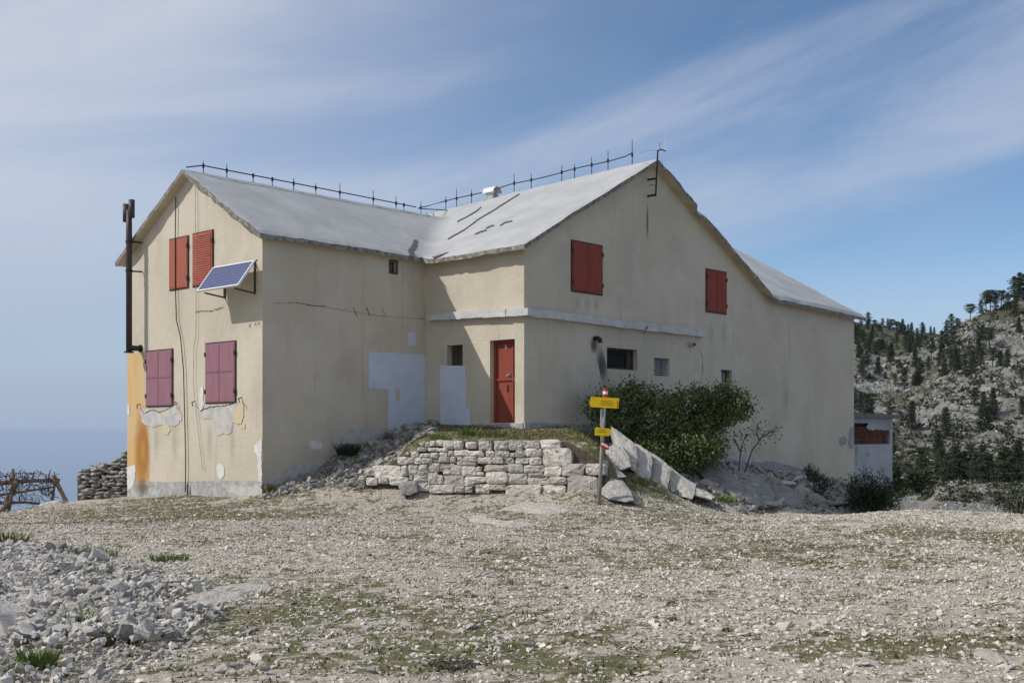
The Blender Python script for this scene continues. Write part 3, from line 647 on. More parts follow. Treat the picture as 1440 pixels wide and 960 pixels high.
# windows
def window(w, r, depth, kind):
    s0, s1, z0, z1 = r; o = -depth
    g = bpy.data.objects.new('window', None); C.objects.link(g); g.location = w.P((s0+s1)/2, z0, o); put(g, hut)
    b = MB(); b.wbox(w, s0, s1, z0, z1, o-.06, o-.02); b.build('pane', M['curtain'] if kind == 'bars' else M['dark_room'], g)
    e = .05; b = MB()
    for a in ((s0, s0+e, z0, z1), (s1-e, s1, z0, z1), (s0+e, s1-e, z0, z0+e), (s0+e, s1-e, z1-e, z1)): b.wbox(w, *a, o-.02, o+.02)
    b.build('frame', M['timber_dark'], g)
    if kind == 'grid':
        b = MB()
        for t in np.linspace(s0, s1, 9)[1:-1]: b.tube([w.P(t, z0, -.10), w.P(t, z1, -.10)], .006, 5)
        for t in np.linspace(z0, z1, 9)[1:-1]: b.tube([w.P(s0, t, -.11), w.P(s1, t, -.11)], .006, 5)
        b.build('wire_grille', M['galv'], g)
        b = MB(); b.wbox(w, s0+.05, s1-.08, z0+.05, z1-.05, o-.015, o-.008); b.build('curtain', M['old_curtain'], g)
    elif kind == 'bars':
        for t in np.linspace(s0, s1, 5)[1:-1]: MB().tube([w.P(t, z0, -.04), w.P(t, z1, -.04)], .011, 6).build('bar', M['iron'], g)
        b = MB(); b.wbox(w, s0, s0+.16, z0, z1-.2, o-.01, o+.03); b.build('board', M['timber_dark'], g)
    elif kind == 'boards':
        for k in range(5):
            t0 = s0+(s1-s0)*k/5; b = MB(); b.wbox(w, t0+.006, t0+(s1-s0)/5-.006, z0, z1, o-.01, o+.015+.01*(k % 2)); b.build('board', M['timber_dark'], g)
    elif kind == 'dark':
        t = s1-.22*(s1-s0); b = MB(); b.wbox(w, t, t+.06, z0, z1, o-.01, o+.03); b.build('mullion', M['timber_dark'], g)
        b = MB(); b.wbox(w, t+.09, s1-.07, z0+.06, z1-.06, o-.018, o-.005); b.build('board', M['timber_dark'], g)
    elif kind == 'vent':
        b = MB(); b.wbox(w, s0+.05, s1-.04, z0+.06, z1-.06, o-.019, o+.005); b.build('grille', M['purple'], g)
window(W3, r_w3, .2, 'boards'); window(W4, r_a, .16, 'dark'); window(W4, r_b, .26, 'grid'); window(W4, r_c, .2, 'bars'); window(W2, r_v, .12, 'vent')
b = MB(); e = .03; s0, s1, z0, z1 = r_v
for a in ((s0-e, s0, z0-e, z1+e), (s1, s1+e, z0-e, z1+e), (s0, s1, z0-e, z0), (s0, s1, z1, z1+e)): b.wbox(W2, *a, -.01, .02)
b.build('vent_frame', M['timber_dark'], hut)

# vent pipes on the gable wall
a, z = W4.wp(836, 476); b = MB(); b.tube([W4.P(a, z, -.05), W4.P(a, z, .12), W4.P(a+.01, z-.03, .16), W4.P(a+.02, z-.11, .17)], .06, 10); b.build('vent_pipe', M['black'], hut)
a, z = W4.wp(969, 484.5); b = MB(); b.tube([W4.P(a, z, -.05), W4.P(a, z, .18)], .07, 12); b.build('vent_pipe', M['concrete'], hut)
b = MB(); b.tube([W4.P(a, z, .181), W4.P(a, z, .186)], .05, 12); b.build('vent_opening', M['dark_room'], hut)
# hooks and iron stubs
for px, py in ((197,571),(247,568),(274.5,567),(340,562)):
    a, z = W1.wp(px, py); MB().tube([W1.P(a, z+.06, 0), W1.P(a, z+.02, .1), W1.P(a-.08, z, .13), W1.P(a-.1, z-.07, .13)], .012, 5).build('iron_hook', M['iron'], hut)
a, z = W1.wp(267, 690); MB().tube([W1.P(a, z-.2, .06), W1.P(a, z+.17, .06)], .02, 6).build('iron_stub', M['black'], hut)
for x in (352, 360, 365):
    a, z = W1.wp(x, 455-(x-352)*.2); MB().tube([W1.P(a, z, 0), W1.P(a-.02, z-.08, .05)], .008, 4).build('iron_hook', M['iron'], hut)
# cables on the gable
def cable(w, pts, r, m, o=.03):
    MB().tube([w.P(*w.wp(x, y, o), o) for x, y in pts], r, 5).build('cable', m, hut)
cable(W1, [(247,277),(246.5,330),(246.5,400),(248,450),(254,475),(258,520),(259.5,580),(261,640),(260.5,692)], .013, M['black'], .055)
cable(W1, [(274.5,262),(275,330),(276,400),(275.5,470),(272.5,490),(272,540),(275,568),(279,610),(285,660)], .007, M['concrete'], .05)
# lightning conductor along both ridges
def conductor(pts, posts, name='lightning_conductor'):
    g = bpy.data.objects.new(name, None); C.objects.link(g); g.location = pts[0]; put(g, hut)
    MB().tube(pts, .016, 5).build('rail', M['black'], g)
    for p, up, dn in posts:
        MB().tube([p-Vector((0, 0, dn)), p+Vector((0, 0, up))], [.013, .009], 5).build('rod', M['black'], g)
        MB().tube([p-Vector((0, 0, .05)), p+Vector((0, 0, .05))], .03, 6).build('clamp', M['black'], g)
def ridge_left(px, h):
    w = Wall(C1+dA*(u1/2), dB, -dA); a, _ = w.wp(px, 260); q = w.P(a, 0); return Vector((q.x, q.y, float(roof_z(aR, a-s2))+h))
def ridge_main(px, h, db=0.):
    q0 = AB(0, b_apex+db); w = Wall(Vector((q0.x, q0.y)), dA, -dB); a, _ = w.wp(px, 260); q = w.P(a, 0); return Vector((q.x, q.y, float(roof_z(a, b_apex+db))+h))
conductor([ridge_left(262, .05)]+[ridge_left(x, .16+.012*math.sin(x)) for x in range(285, 590, 25)],
    [(ridge_left(x, .16), u, .18) for x, u in ((286,.12),(319,.16),(356,.06),(383,.06),(413,.14),(444,.12),(478,.24),(525,.24),(557,.2),(568,.05))])
conductor([ridge_left(589, .16)]+[ridge_main(x, .26+.015*math.sin(x*.7)) for x in range(600, 895, 20)]+[ridge_main(890, .32)],
    [(ridge_main(x, .26), u, .3) for x, u in ((592,.2),(627,.15),(642,.3),(663,.15),(723,.28),(747,.2),(790,.2),(808,.15),(832,.22),(855,.28),(889,.42))])
conductor([ridge_left(589, .14), ridge_main(640, .3, .5), ridge_main(690, .3, .35)], [(ridge_main(x, .26, .5), .2, .3) for x in (600, 650)])
# chimney
pc = ridge_main(692, 0, .15); zc = pc.z
ch = bpy.data.objects.new('chimney', None); C.objects.link(ch); ch.location = (pc.x, pc.y, zc); put(ch, hut)
RM = Matrix(((dB.x, dA.x, 0), (dB.y, dA.y, 0), (0, 0, 1)))
MB().box((pc.x, pc.y, zc+.02), (.12, .15, .2), RM).build('stack', M['concrete'], ch)
for sx in (-1, 1): MB().box(Vector((pc.x, pc.y, zc+.24))+RM @ Vector((sx*.095, 0, 0)), (.025, .15, .05), RM).build('side_brick', M['white_metal'], ch)
b = MB(); n_ = 10; vv = []
for e in (-.23, .23):
    for rr in (.19, .178):
        for k in range(n_+1):
            t = math.pi*k/n_; vv.append(Vector((pc.x, pc.y, zc+.27))+RM @ Vector((math.cos(t)*rr, e, math.sin(t)*rr)))
m_ = n_+1; ff = []
for k in range(n_):
    ff += [(k, k+1, 2*m_+k+1, 2*m_+k), (m_+k+1, m_+k, 3*m_+k, 3*m_+k+1), (k+1, k, m_+k, m_+k+1), (2*m_+k, 2*m_+k+1, 3*m_+k+1, 3*m_+k)]
b.add(vv, ff); b.build('curved_cap', M['white_metal'], ch)
# tar repairs on the roof
def roof_pt(px, py):
    best = None
    d = np.linspace(22, 45, 4000); x = (px-720)/F*d; z = EYE+(HY-py)/F*d
    rx = x-C3.x; ry = d-C3.y; a = rx*dA.x+ry*dA.y; bb = rx*dB.x+ry*dB.y; g = roof_z(a, bb)
    k = np.argmax(z <= g+.0); return float(a[k]), float(bb[k])
def roof_patch(pts, off=.02):
    Q = [Vector(roof_pt(*p)) for p in pts]; Q = jag(Q, .15, .015)
    tri = tessellate_polygon([[Vector((p.x, p.y, 0)) for p in Q]]); v = [AB(p.x, p.y, float(roof_z(p.x, p.y))+off+.025*float(fbm(p.x*.7, p.y*.7, 3, 52))) for p in Q]; f = []
    for t in tri:
        a, b_, c = (v[i] for i in t); f.append(tuple(t) if (b_-a).cross(c-a).z > 0 else (t[0], t[2], t[1]))
    mesh('tar_repair', v, f, M['tar'], hut)
zb = lambda x, y: (560+x/3.6, 170+y/3.6)
for ln in ([(250,601),(330,556),(400,505),(480,458),(560,405),(612,374)], [(297,514),(350,487),(400,455),(420,438)], [(388,578),(415,566),(446,557)], [(443,549),(462,538),(484,532)], [(514,534),(540,518),(577,509)]):
    up = [zb(x, y-2.5) for x, y in ln]; dn = [zb(x, y+3.5) for x, y in reversed(ln)]; roof_patch(up+dn)
roof_patch([zb(*p) for p in ((80,603),(98,606),(92,640),(75,662),(80,684),(62,684),(48,660),(66,640))])
roof_patch([zb(*p) for p in ((170,692),(215,676),(262,662),(220,684),(180,697))])

# ------------------------------------------------------------------ fittings on the hut
# flue pipe
o_ = .33; aF = W1.wp(181.5, 400, o_)[0]; zt = W1.wp(181.5, 297, o_)[1]; zb_ = W1.wp(181.5, 494, o_)[1]
fl = thing('flue_pipe', W1.P(aF, zb_, o_), 'tall dark brown stove flue pipe with double cowl on the gable wall', 'pipe')
MB().tube([W1.P(aF, zb_, o_), W1.P(aF, zt-.6, o_), W1.P(aF, zt, o_)], [.075, .075, .07], 14).build('pipe', M['flue'], fl, True)
MB().tube([W1.P(aF, zb_-.035, o_), W1.P(aF, zb_, o_)], .12, 14).build('flange', M['black'], fl)
ze = W1.wp(181.5, 489, o_)[1]; MB().tube([W1.P(aF, ze, o_), W1.P(aF, ze, .01)], .07, 12).build('elbow', M['flue'], fl, True)
MB().tube([W1.P(aF-.0, ze, .012), W1.P(aF, ze, .035)], .1, 12).build('wall_collar', M['black'], fl)
MB().tube([W1.P(aF+.16, zt-.03, o_), W1.P(aF-.14, zt+.05, o_)], .05, 10).build('cross_tube', M['flue'], fl, True)
for ds_, dz in ((.16, -.02), (-.13, .05)):
    MB().tube([W1.P(aF+ds_, zt+dz-.23, o_), W1.P(aF+ds_, zt+dz+.22, o_)], .075, 14).build('cowl', M['flue'], fl, True)
for py in (340, 381):
    z = W1.wp(181.5, py, o_)[1]; b = MB(); b.tube([W1.P(aF, z, o_-.02), W1.P(aF-.08, z, .1), W1.P(aF-.1, z, 0.02)], .02, 6); b.tube([W1.P(aF, z-.03, o_), W1.P(aF, z+.03, o_)], .088, 14); b.build('bracket', M['black'], fl)
# solar panel
o1, o2 = .18, .62
aTL, zTL = W1.wp(298.6, 377.3, o1); aTR, zTR = W1.wp(357, 366, o1); aBL, zBL = W1.wp(278.6, 411.5, o2); aBR, zBR = W1.wp(336.7, 399, o2)
zT = (zTL+zTR)/2; zB = (zBL+zBR)/2; aL = (aTL+aBL)/2; aRr = (aTR+aBR)/2
sp = thing('solar_panel', W1.P((aL+aRr)/2, zB-.2, .1), 'blue solar panel in white frame tilted out from the sunlit gable', 'solar panel')
def sppt(u, v, h): # u along wall, v from top to bottom, h normal
    nrm = (Vector((0, zT-zB))).normalized(); dv = Vector((o2-o1, zB-zT)); nn = Vector((-dv.y, dv.x)).normalized()
    return W1.P(aL+(aRr-aL)*u, zT+(zB-zT)*v+nn.y*h, o1+(o2-o1)*v+nn.x*h)
def spbox(b, u0, u1_, v0, v1, h0, h1): b.hexa([sppt(u, v, h) for h in (h0, h1) for u, v in ((u0, v0), (u1_, v0), (u1_, v1), (u0, v1))]); return b
mesh('cells', [sppt(.02, .04, .012), sppt(.98, .04, .012), sppt(.98, .96, .012), sppt(.02, .96, .012)], [(0, 1, 2, 3)], M['solar'], sp, uv=[(0, 0), (1, 0), (1, 1), (0, 1)])
spbox(MB(), .01, .99, .02, .98, -.02, .008).build('backing', M['white_metal'], sp)
b = MB()
for q in ((0, 1, 0, .04), (0, 1, .96, 1), (0, .02, .04, .96), (.98, 1, .04, .96)): spbox(b, *q, -.025, .02)
b.build('frame', M['alu'], sp)
for u in (.12, .85):
    b = MB(); a = aL+(aRr-aL)*u
    b.wbox(W1, a-.02, a+.02, zB-.12, zT+.02, .0, .035)
    b.tube([W1.P(a, zB-.1, .02), W1.P(a, zB-.04, o2-.08)], .02, 6); b.tube([W1.P(a, zT, .02), W1.P(a, zT-.02, o1-.02)], .018, 6)
    b.build('bracket', M['timber_dark'], sp)
spbox(MB(), .42, .62, .72, .90, -.09, -.03).build('junction_box', M['alu'], sp)
for u in (0.0, 1.0): MB().tube([sppt(u, -.08, -.03), sppt(u, .12, -.03)], .014, 5).build('rail_end', M['black'], sp)
# antenna mast at the main gable
am = thing('antenna_mast', W4.P(b_apex+.2, zat(W4.P(b_apex, 0), 275), .3), 'thin black antenna mast with whip aerial at the peak of the main gable', 'antenna')
om = .33
def mp(px, py, o=om): a, z = W4.wp(px, py, o); return W4.P(a, z, o)
MB().tube([mp(922, 276), mp(925, 212)], .022, 6).build('mast', M['black'], am)
for y in (252, 275): MB().tube([mp(923.5-.08*(y-252), y-1), W4.P(W4.wp(911, y+1, 0)[0], W4.wp(911, y+1, 0)[1], 0)], .028, 6).build('bracket', M['black'], am)
MB().tube([mp(924.5, 212), mp(930, 210.5), mp(936, 212.5)], .018, 6).build('arm', M['black'], am)
MB().tube([mp(936, 212), mp(936.3, 200), mp(936.5, 181)], [.012, .009, .005], 5).build('whip', M['galv'], am)
MB().tube([mp(928, 212), mp(927.8, 200)], .006, 5).build('whip', M['black'], am)
MB().tube([mp(913, 261), mp(917, 259.5), mp(921, 261), mp(922.5, 262)], .008, 5).build('cable', M['black'], am)
MB().tube([ridge_main(889, .3), mp(900, 215), mp(912, 211.5), mp(925, 212)], .006, 4).build('stay_wire', M['galv'], am)
# small aerial on the far roof
p = AB(4.87, b_kink-.2, float(roof_z(4.87, b_kink-.2)))
sa = thing('roof_aerial', p, 'tiny black aerial on the ridge of the lower right wing', 'antenna')
MB().tube([p-Vector((0, 0, .1)), p+Vector((0, 0, .38))], .015, 5).build('mast', M['black'], sa)
MB().tube([p+Vector((-.2, 0, .05)), p+Vector((.05, 0, .1))], .012, 5).build('arm', M['black'], sa)

# ------------------------------------------------------------------ ruined annex behind the right end
aq = C4+dA*2.6; WA = Wall(aq, dB, -dA)
s1a = WA.wp(1255, 640)[0]; zt1 = WA.wp(1230, 588)[1]
an = thing('annex_shed', WA.P(s1a/2, -1.4), 'small ruined annex with dirty render and exposed hollow bricks beside the hut end', 'building')
rb0, rb1 = WA.wp(1203, 594.5), WA.wp(1251.5, 624)
hole = (.02, rb1[0], rb1[1], rb0[1], .10)
wall_mesh('wall', WA, [(0, -3.2), (s1a, -3.2), (s1a, zt1), (0, zt1)], [hole], m=M['annex'], parent=an)
qq = aq+dB*s1a; wq = Wall(qq, dA, dB); wall_mesh('wall', wq, [(0, -3.2), (4, -3.2), (4, zt1), (0, zt1)], m=M['annex'], parent=an)
b = MB(); b.wbox(WA, -.02+.03, s1a+.28, zt1, zt1+.17, -4.2, .25, .02); b.build('roof_slab', M['slab'], an)
b = MB(); b.wbox(WA, .02, rb1[0], rb1[1], rb0[1], -.16, -.101); b.build('backing', M['dark_room'], an)
def hollow(w, s, z, l, h):                  # a hollow brick seen from its cell end
    b = MB(); t = .016
    b.wbox(w, s, s+l, z, z+t, -.095, -.005); b.wbox(w, s, s+l, z+h-t, z+h, -.095, -.005); b.wbox(w, s, s+l, z+h/2-t/2, z+h/2+t/2, -.095, -.01)
    for k in range(3): x = s+k*(l-t)/2; b.wbox(w, x, x+t, z+t, z+h-t, -.095, -.007)
    return b
hgt = (rb0[1]-rb1[1])
for r, (zr, hh) in enumerate(((rb1[1]+.01, hgt*.42), (rb1[1]+hgt*.45, hgt*.38))):
    x = .05+.09*r; k = 0
    while x+.24 < rb1[0]: hollow(WA, x, zr, .235, hh-.01).build('brick', M['brick'], an); x += .25; k += 1
for x in (.05, .30): hollow(WA, x, rb1[1]+hgt*.86, .22, hgt*.3).build('brick', M['brick'], an)
patch('plaster_patch', WA, [(1223,594),(1240,594),(1252,594),(1252,604.5),(1222,604),(1218,600)], M['annex'], .006, .1, .03, an)
for pts in ([(1216,637),(1222,636),(1224,640),(1219,642)], [(1237,657),(1243,656),(1244,668),(1238,671),(1235,664)], [(1203,645),(1207,644),(1206,654),(1203,655)], [(1248,598),(1253,596),(1253,603),(1249,605)], [(1203,626),(1207,628),(1206,640),(1203,641)]):
    patch('plaster_patch', WA, pts, M['patch_dark'], .009, .06, .02, an)

# ------------------------------------------------------------------ stones
def stone_variants(n, npts, seed, flat=.75):
    r = np.random.default_rng(seed); out = []
    for k in range(n):
        p = r.normal(size=(npts, 3)); p /= np.linalg.norm(p, axis=1)[:, None]; p *= r.uniform(.75, 1.1, (npts, 1)); p[:, 2] *= flat
        p[:, 0] *= r.uniform(.9, 1.35)
        bm = bmesh.new()
        for q in p: bm.verts.new(q)
        bmesh.ops.convex_hull(bm, input=bm.verts)
        bmesh.ops.delete(bm, geom=[v for v in bm.verts if not v.link_faces], context='VERTS')
        bmesh.ops.triangulate(bm, faces=bm.faces); bm.verts.index_update()
        out.append((np.array([v.co[:] for v in bm.verts]), np.array([[v.index for v in f.verts] for f in bm.faces]))); bm.free()
    return out
def scatter(name, var, pos, scl, m, seed, tilt=.5, attrs=True):
    r = np.random.default_rng(seed); n = len(pos); which = r.integers(0, len(var), n); V = []; Fc = []; T = []; base = 0
    rz_ = r.uniform(0, 2*np.pi, n); rx_ = r.normal(0, tilt, n); ry_ = r.normal(0, tilt, n); tint = r.uniform(0, 1, n)
    for k, (v, f) in enumerate(var):
        ii = np.where(which == k)[0]
        if not len(ii): continue
        c, s = np.cos, np.sin; X = rx_[ii]; Y = ry_[ii]; Z = rz_[ii]; o = np.zeros_like(X); e = o+1
        Rx = np.stack([e, o, o, o, c(X), -s(X), o, s(X), c(X)], -1).reshape(-1, 3, 3); Ry = np.stack([c(Y), o, s(Y), o, e, o, -s(Y), o, c(Y)], -1).reshape(-1, 3, 3)
        Rz = np.stack([c(Z), -s(Z), o, s(Z), c(Z), o, o, o, e], -1).reshape(-1, 3, 3)
        R = Rz @ Ry @ Rx; q = np.einsum('nij,vj->nvi', R, v)*scl[ii][:, None, None]+pos[ii][:, None, :]
        V.append(q.reshape(-1, 3)); Fc.append((f[None]+(np.arange(len(ii))*len(v))[:, None, None]+base).reshape(-1, 3)); base += len(ii)*len(v)
        T.append(np.repeat(tint[ii], len(v)))
    return bigmesh(name, np.concatenate(V), np.concatenate(Fc), m, {'tint': np.concatenate(T)})
def in_hut(x, y, mg=.1):
    rx = x-C3.x; ry = y-C3.y; a = rx*dA.x+ry*dA.y; b = rx*dB.x+ry*dB.y
    return ((a > -mg) & (b > -mg) & (b < v4+mg)) | ((a > t3-mg) & (b > -s2-mg))
VARS = stone_variants(10, 9, 3, .6); VARM = stone_variants(14, 10, 4, .7); VARL = stone_variants(18, 12, 5, .75)
# gravel over the whole yard
N = 165000
d = np.sqrt(rng.uniform(6.2**2, 27.**2, N)); px = rng.uniform(-110, 1550, N); x = (px-720)/F*d; g = grass_mask(x, d)
keep = (rng.uniform(0, 1, N) < np.clip(1.05-1.15*g, .22, 1)) & ~in_hut(x, d) & ~((d > Yf(x)-.05) & (x > -3.2) & (x < 2.2)) & ~((px > 870) & (px < 1210) & (((x-C3.x)*-dA.x+(d-C3.y)*-dA.y) < 4.1))
x, d = x[keep], d[keep]; n = len(x); sz = np.exp(rng.normal(math.log(.0160), .40, n)); sz = sz*(1+.45*sstep(13, 8.5, d)*sstep(-.1, .35, fbm(x*.6, d*.6, 3, 24))); sz = np.clip(sz, .008, .075)
pos = np.stack([x, d, ground_z(x, d)+sz*.12], -1)
gv = scatter('gravel', VARS, pos, sz, M['gravel'], 1, .25); tag(gv, 'pale limestone gravel strewn over the yard', 'gravel', kind='stuff'); print('gravel', n)
# scree at lower left
def scree_w(x, y):
    px = 720+F*x/y; py = HY+F*EYE/y
    ex = np.interp(py, [765, 775, 800, 830, 870, 905, 930, 960], [55, 95, 195, 260, 280, 255, 200, 150])
    return sstep(50, -90, px-ex+50*fbm(x*1.1, y*1.1, 3, 61))*sstep(764, 774, py+6*fbm(x*2, y*2, 2, 62))
N = 36000
d = np.sqrt(rng.uniform(6.2**2, 17.2**2, N)); px = rng.uniform(-160, 470, N); x = (px-720)/F*d; w = scree_w(x, d)
py = HY+F*EYE/d
keep = rng.uniform(0, 1, N) < w*np.where(py > 905, .35, 1.); x, d, py = x[keep], d[keep], py[keep]; n = len(x)
sz = np.exp(rng.normal(math.log(.034), .38, n))*np.where(py > 905, .75, 1.); pile = .07*np.clip(fbm(x*1.3, d*1.3, 3, 63)+.25, 0, 1)+.05*rng.uniform(0, 1, n)*scree_w(x, d)
pos = np.stack([x, d, ground_z(x, d)+pile+sz*.1], -1)
sc = scatter('scree', VARM, pos, np.clip(sz, .012, .075), M['scree'], 2, .6); tag(sc, 'heap of small broken limestone pieces beside the yard', 'rubble', kind='stuff'); print('scree', n)
# the largest loose stones, one by one
meshes = []
for k, (v, f) in enumerate(VARL):
    me = bpy.data.meshes.new('loose_stone'); me.from_pydata(v.tolist(), [], f.tolist()); me.materials.append(M['rubble'])
    bm = bmesh.new(); bm.from_mesh(me); bmesh.ops.bevel(bm, geom=bm.edges[:], offset=.025, segments=1, affect='EDGES'); bm.to_mesh(me); bm.free(); meshes.append(me)
def loose(px, py, size, label, group, mats=None, sink=.25, zoff=0., d=None, name='loose_stone'):
    p = on_ground(px, py) if d is None else Vector(((px-720)/F*d, d, gz1((px-720)/F*d, d)))
    o = bpy.data.objects.new(name, rnd.choice(meshes)); C.objects.link(o)
    o.location = (p.x, p.y, p.z+size*sink+zoff); o.rotation_euler = (rnd.gauss(0, .4), rnd.gauss(0, .4), rnd.uniform(0, 6.3))
    o.scale = (size*rnd.uniform(.85, 1.25), size*rnd.uniform(.8, 1.1), size*rnd.uniform(.7, 1.))
    return tag(o, label, 'stone', group)
k = 0
while k < 225:
    py = rnd.uniform(768, 915); px = rnd.uniform(-15, 330); dd = F*EYE/(py-HY); xx = (px-720)/F*dd
    if rnd.random() > float(scree_w(np.array([xx]), np.array([dd]))[0]): continue
    big = rnd.random()**2.2; loose(px, py, (.045+.085*big)*(1 if px < 200 else .7), 'angular grey limestone lump lying in the scree heap', 'stones in the scree heap', d=dd, zoff=.06); k += 1
for px, py, sz in ((215,896,.12),(372,948,.06),(208,893,.1),(316,952,.075),(250,860,.1),(24,838,.17),(140,796,.17),(60,800,.16),(100,812,.14),(30,870,.15),(90,880,.13),(170,858,.12)):
    loose(px, py, sz, 'angular grey limestone lump lying in the scree heap', 'stones in the scree heap', zoff=.03)
for k in range(46):
    px = rnd.uniform(250, 1440); py = 722+(rnd.random()**.8)*230
    loose(px, py, rnd.uniform(.03, .075), 'small pale stone lying loose on the gravel yard', 'loose stones on the yard', sink=.1)

# rocks traced from the photo: each gets its own depth, real size and thickness
def rock(name, pts, depth, lean, thick, mat, label=None, cat=None, group=None, parent=None, rough=.035, bulge=.10, sub=2, seed=0):
    ymax = max(p[1] for p in pts); P = []
    for x, y in pts:
        if depth is None: g_ = on_ground(x, y).y; P.append(pix(x, y, g_-.30))
        else: P.append(pix(x, y, depth+lean*(ymax-y)/100.))
    c = sum(P, Vector())/len(P); size = max((p-c).length for p in P); back = Vector((.05, 1, -.12)).normalized()*thick
    bm = bmesh.new(); fr = [bm.verts.new(p) for p in P]; inn = [bm.verts.new(c+(p-c)*.62-Vector((0, 1, -.25))*bulge*size) for p in P]
    bk = [bm.verts.new(c+(p-c)*1.0+back) for p in P]; n = len(P)
    for i in range(n):
        j = (i+1) % n; bm.faces.new((fr[i], fr[j], inn[j], inn[i])); bm.faces.new((bk[i], bk[j], fr[j], fr[i]))
    bm.faces.new(inn); bm.faces.new(list(reversed(bk)))
    bmesh.ops.recalc_face_normals(bm, faces=bm.faces)
    bmesh.ops.triangulate(bm, faces=bm.faces)
    for _ in range(sub): bmesh.ops.subdivide_edges(bm, edges=bm.edges, cuts=1, use_grid_fill=True)
    bm.normal_update(); co = np.array([v.co[:] for v in bm.verts]); s_ = 2.2/max(size, .15)
    nz = fbm(co[:, 0]*s_+co[:, 1]*s_*.7+seed, co[:, 2]*s_-co[:, 1]*s_*.5, 4, 70+seed)
    org = Vector((c.x, c.y+thick*.5, min(p.z for p in P)))
    for v, q in zip(bm.verts, nz): v.co += v.normal*float(q)*rough*(.4+size)
    for v in bm.verts: v.co -= org
    me = bpy.data.meshes.new(name); bm.to_mesh(me); bm.free(); me.materials.append(mat)
    o = bpy.data.objects.new(name, me); C.objects.link(o); o.location = org
    if parent: put(o, parent)
    if label: tag(o, label, cat, group)
    return o
z6 = lambda L: [(800+x/4.8, 530+y/4.8) for x, y in L]
z7 = lambda L: [(930+x/4., 590+y/4.) for x, y in L]
zA = lambda x, y: (480+x/6.545, 590+y/6.545)
zB2 = lambda x, y: (690+x/6.545, 590+y/6.545)
RG = 'limestone blocks right of the terrace'
rock('boulder', [zA(*p) for p in ((525,610),(560,570),(640,556),(690,580),(695,660),(620,692),(555,690))], 23.85, 1., .4, M['stone_dark'], 'squat grey boulder standing against the foot of the terrace wall', 'boulder', seed=1)
rock('boulder', z6([(215,790),(228,745),(285,685),(365,700),(410,770),(440,830),(380,842),(270,825)]), 22.5, 2.5, .7, M['rock'], 'wedge shaped pale boulder beside the foot of the signpost', 'boulder', seed=2)
rock('boulder', z6([(110,590),(190,530),(235,545),(300,590),(390,672),(310,680),(240,690),(120,660)]), 23.4, 2.5, .7, M['rock'], 'rounded pale boulder behind the signpost at the end of the terrace wall', 'boulder', seed=3)
rock('boulder', z6([(-80,445),(0,430),(110,412),(170,450),(225,500),(150,520),(100,475),(0,470)]), 24.0, 3., .8, M['rock'], 'flat pale capstone slab on the terrace corner behind the signpost', 'boulder', seed=4)
tb = [-.12, .20, .43, .68, 1.0]; rib = [z6([(250,490),(290,460),(350,445),(400,520),(420,600),(360,625),(300,600),(250,565)])]
topl = lambda t: (873+106*t, 609+71*t+1.2*math.sin(9*t)); botl = lambda t: (float(np.interp(t, [-.2, .2, .5, .8, 1.], [862, 893, 918, 950, 974])), float(np.interp(t, [-.2, .2, .5, .8, 1.], [640, 664, 684, 697, 701])))
for t0, t1 in zip(tb[:-1], tb[1:]):
    m0, m1 = topl((t0+t1)/2), botl((t0+t1)/2); f0 = topl(t0); g0 = botl(t0); f1 = topl(t1); g1 = botl(t1)
    rib.append([f0, m0, f1, ((f1[0]+g1[0])/2+1.5, (f1[1]+g1[1])/2), g1, m1, g0, ((f0[0]+g0[0])/2+1, (f0[1]+g0[1])/2)])
rib.append(z6([(835,745),(900,760),(990,805),(960,825),(840,795)]))
for i, L in enumerate(rib):
    rock('rock_block', L, (23.9, 24.35, 24.4, 24.45, 24.55, 24.6)[i], 1.4, 1.3, M['rock'], ['pale rock block under the low yellow sign', 'narrow upright block at the top of the slanting rock rib', 'mid block of the slanting rock rib below the bush', 'cracked pale block low on the slanting rock rib', 'large sunlit end block of the slanting rock rib', 'low dark block past the end of the slanting rock rib'][i], 'rock', RG, rough=.05, bulge=.05, sub=3, seed=10+i)
for i, (L, dp) in enumerate((([(170,230),(225,238),(300,285),(375,335),(460,410),(535,472),(440,458),(340,375),(230,315)], 25.6), ([(380,235),(450,255),(560,310),(645,370),(690,430),(650,482),(520,465),(450,390),(420,320)], 26.2), ([(490,240),(560,268),(640,345),(700,400),(640,385),(560,320)], 28.), ([(190,385),(240,390),(302,432),(262,448),(190,418)], 24.7), ([(262,365),(330,378),(352,412),(300,412)], 25.0), ([(640,400),(700,395),(780,430),(820,470),(740,490),(650,480)], 25.8), ([(820,420),(900,405),(1000,440),(1060,470),(960,480),(850,470)], 27.5), ([(530,470),(580,470),(610,492),(560,500)], 24.7))):
    rock('rock_slab', z7(L), None, 6., .9, M['stone_dark'], ['long tilted grey slab below the bush', 'broad dark slab leaning against the bank below the hut wall', 'thin dark slab high on the bank under the bare plaster', 'small low slab past the sunlit rock rib', 'small flat stone above the low slab', 'craggy dark slab at the middle of the shaded bank', 'low craggy slab near the dwarf pine', 'small stone at the toe of the shaded bank'][i], 'rock', 'rock slabs on the shaded bank', rough=.13, bulge=.06, sub=3, seed=30+i)
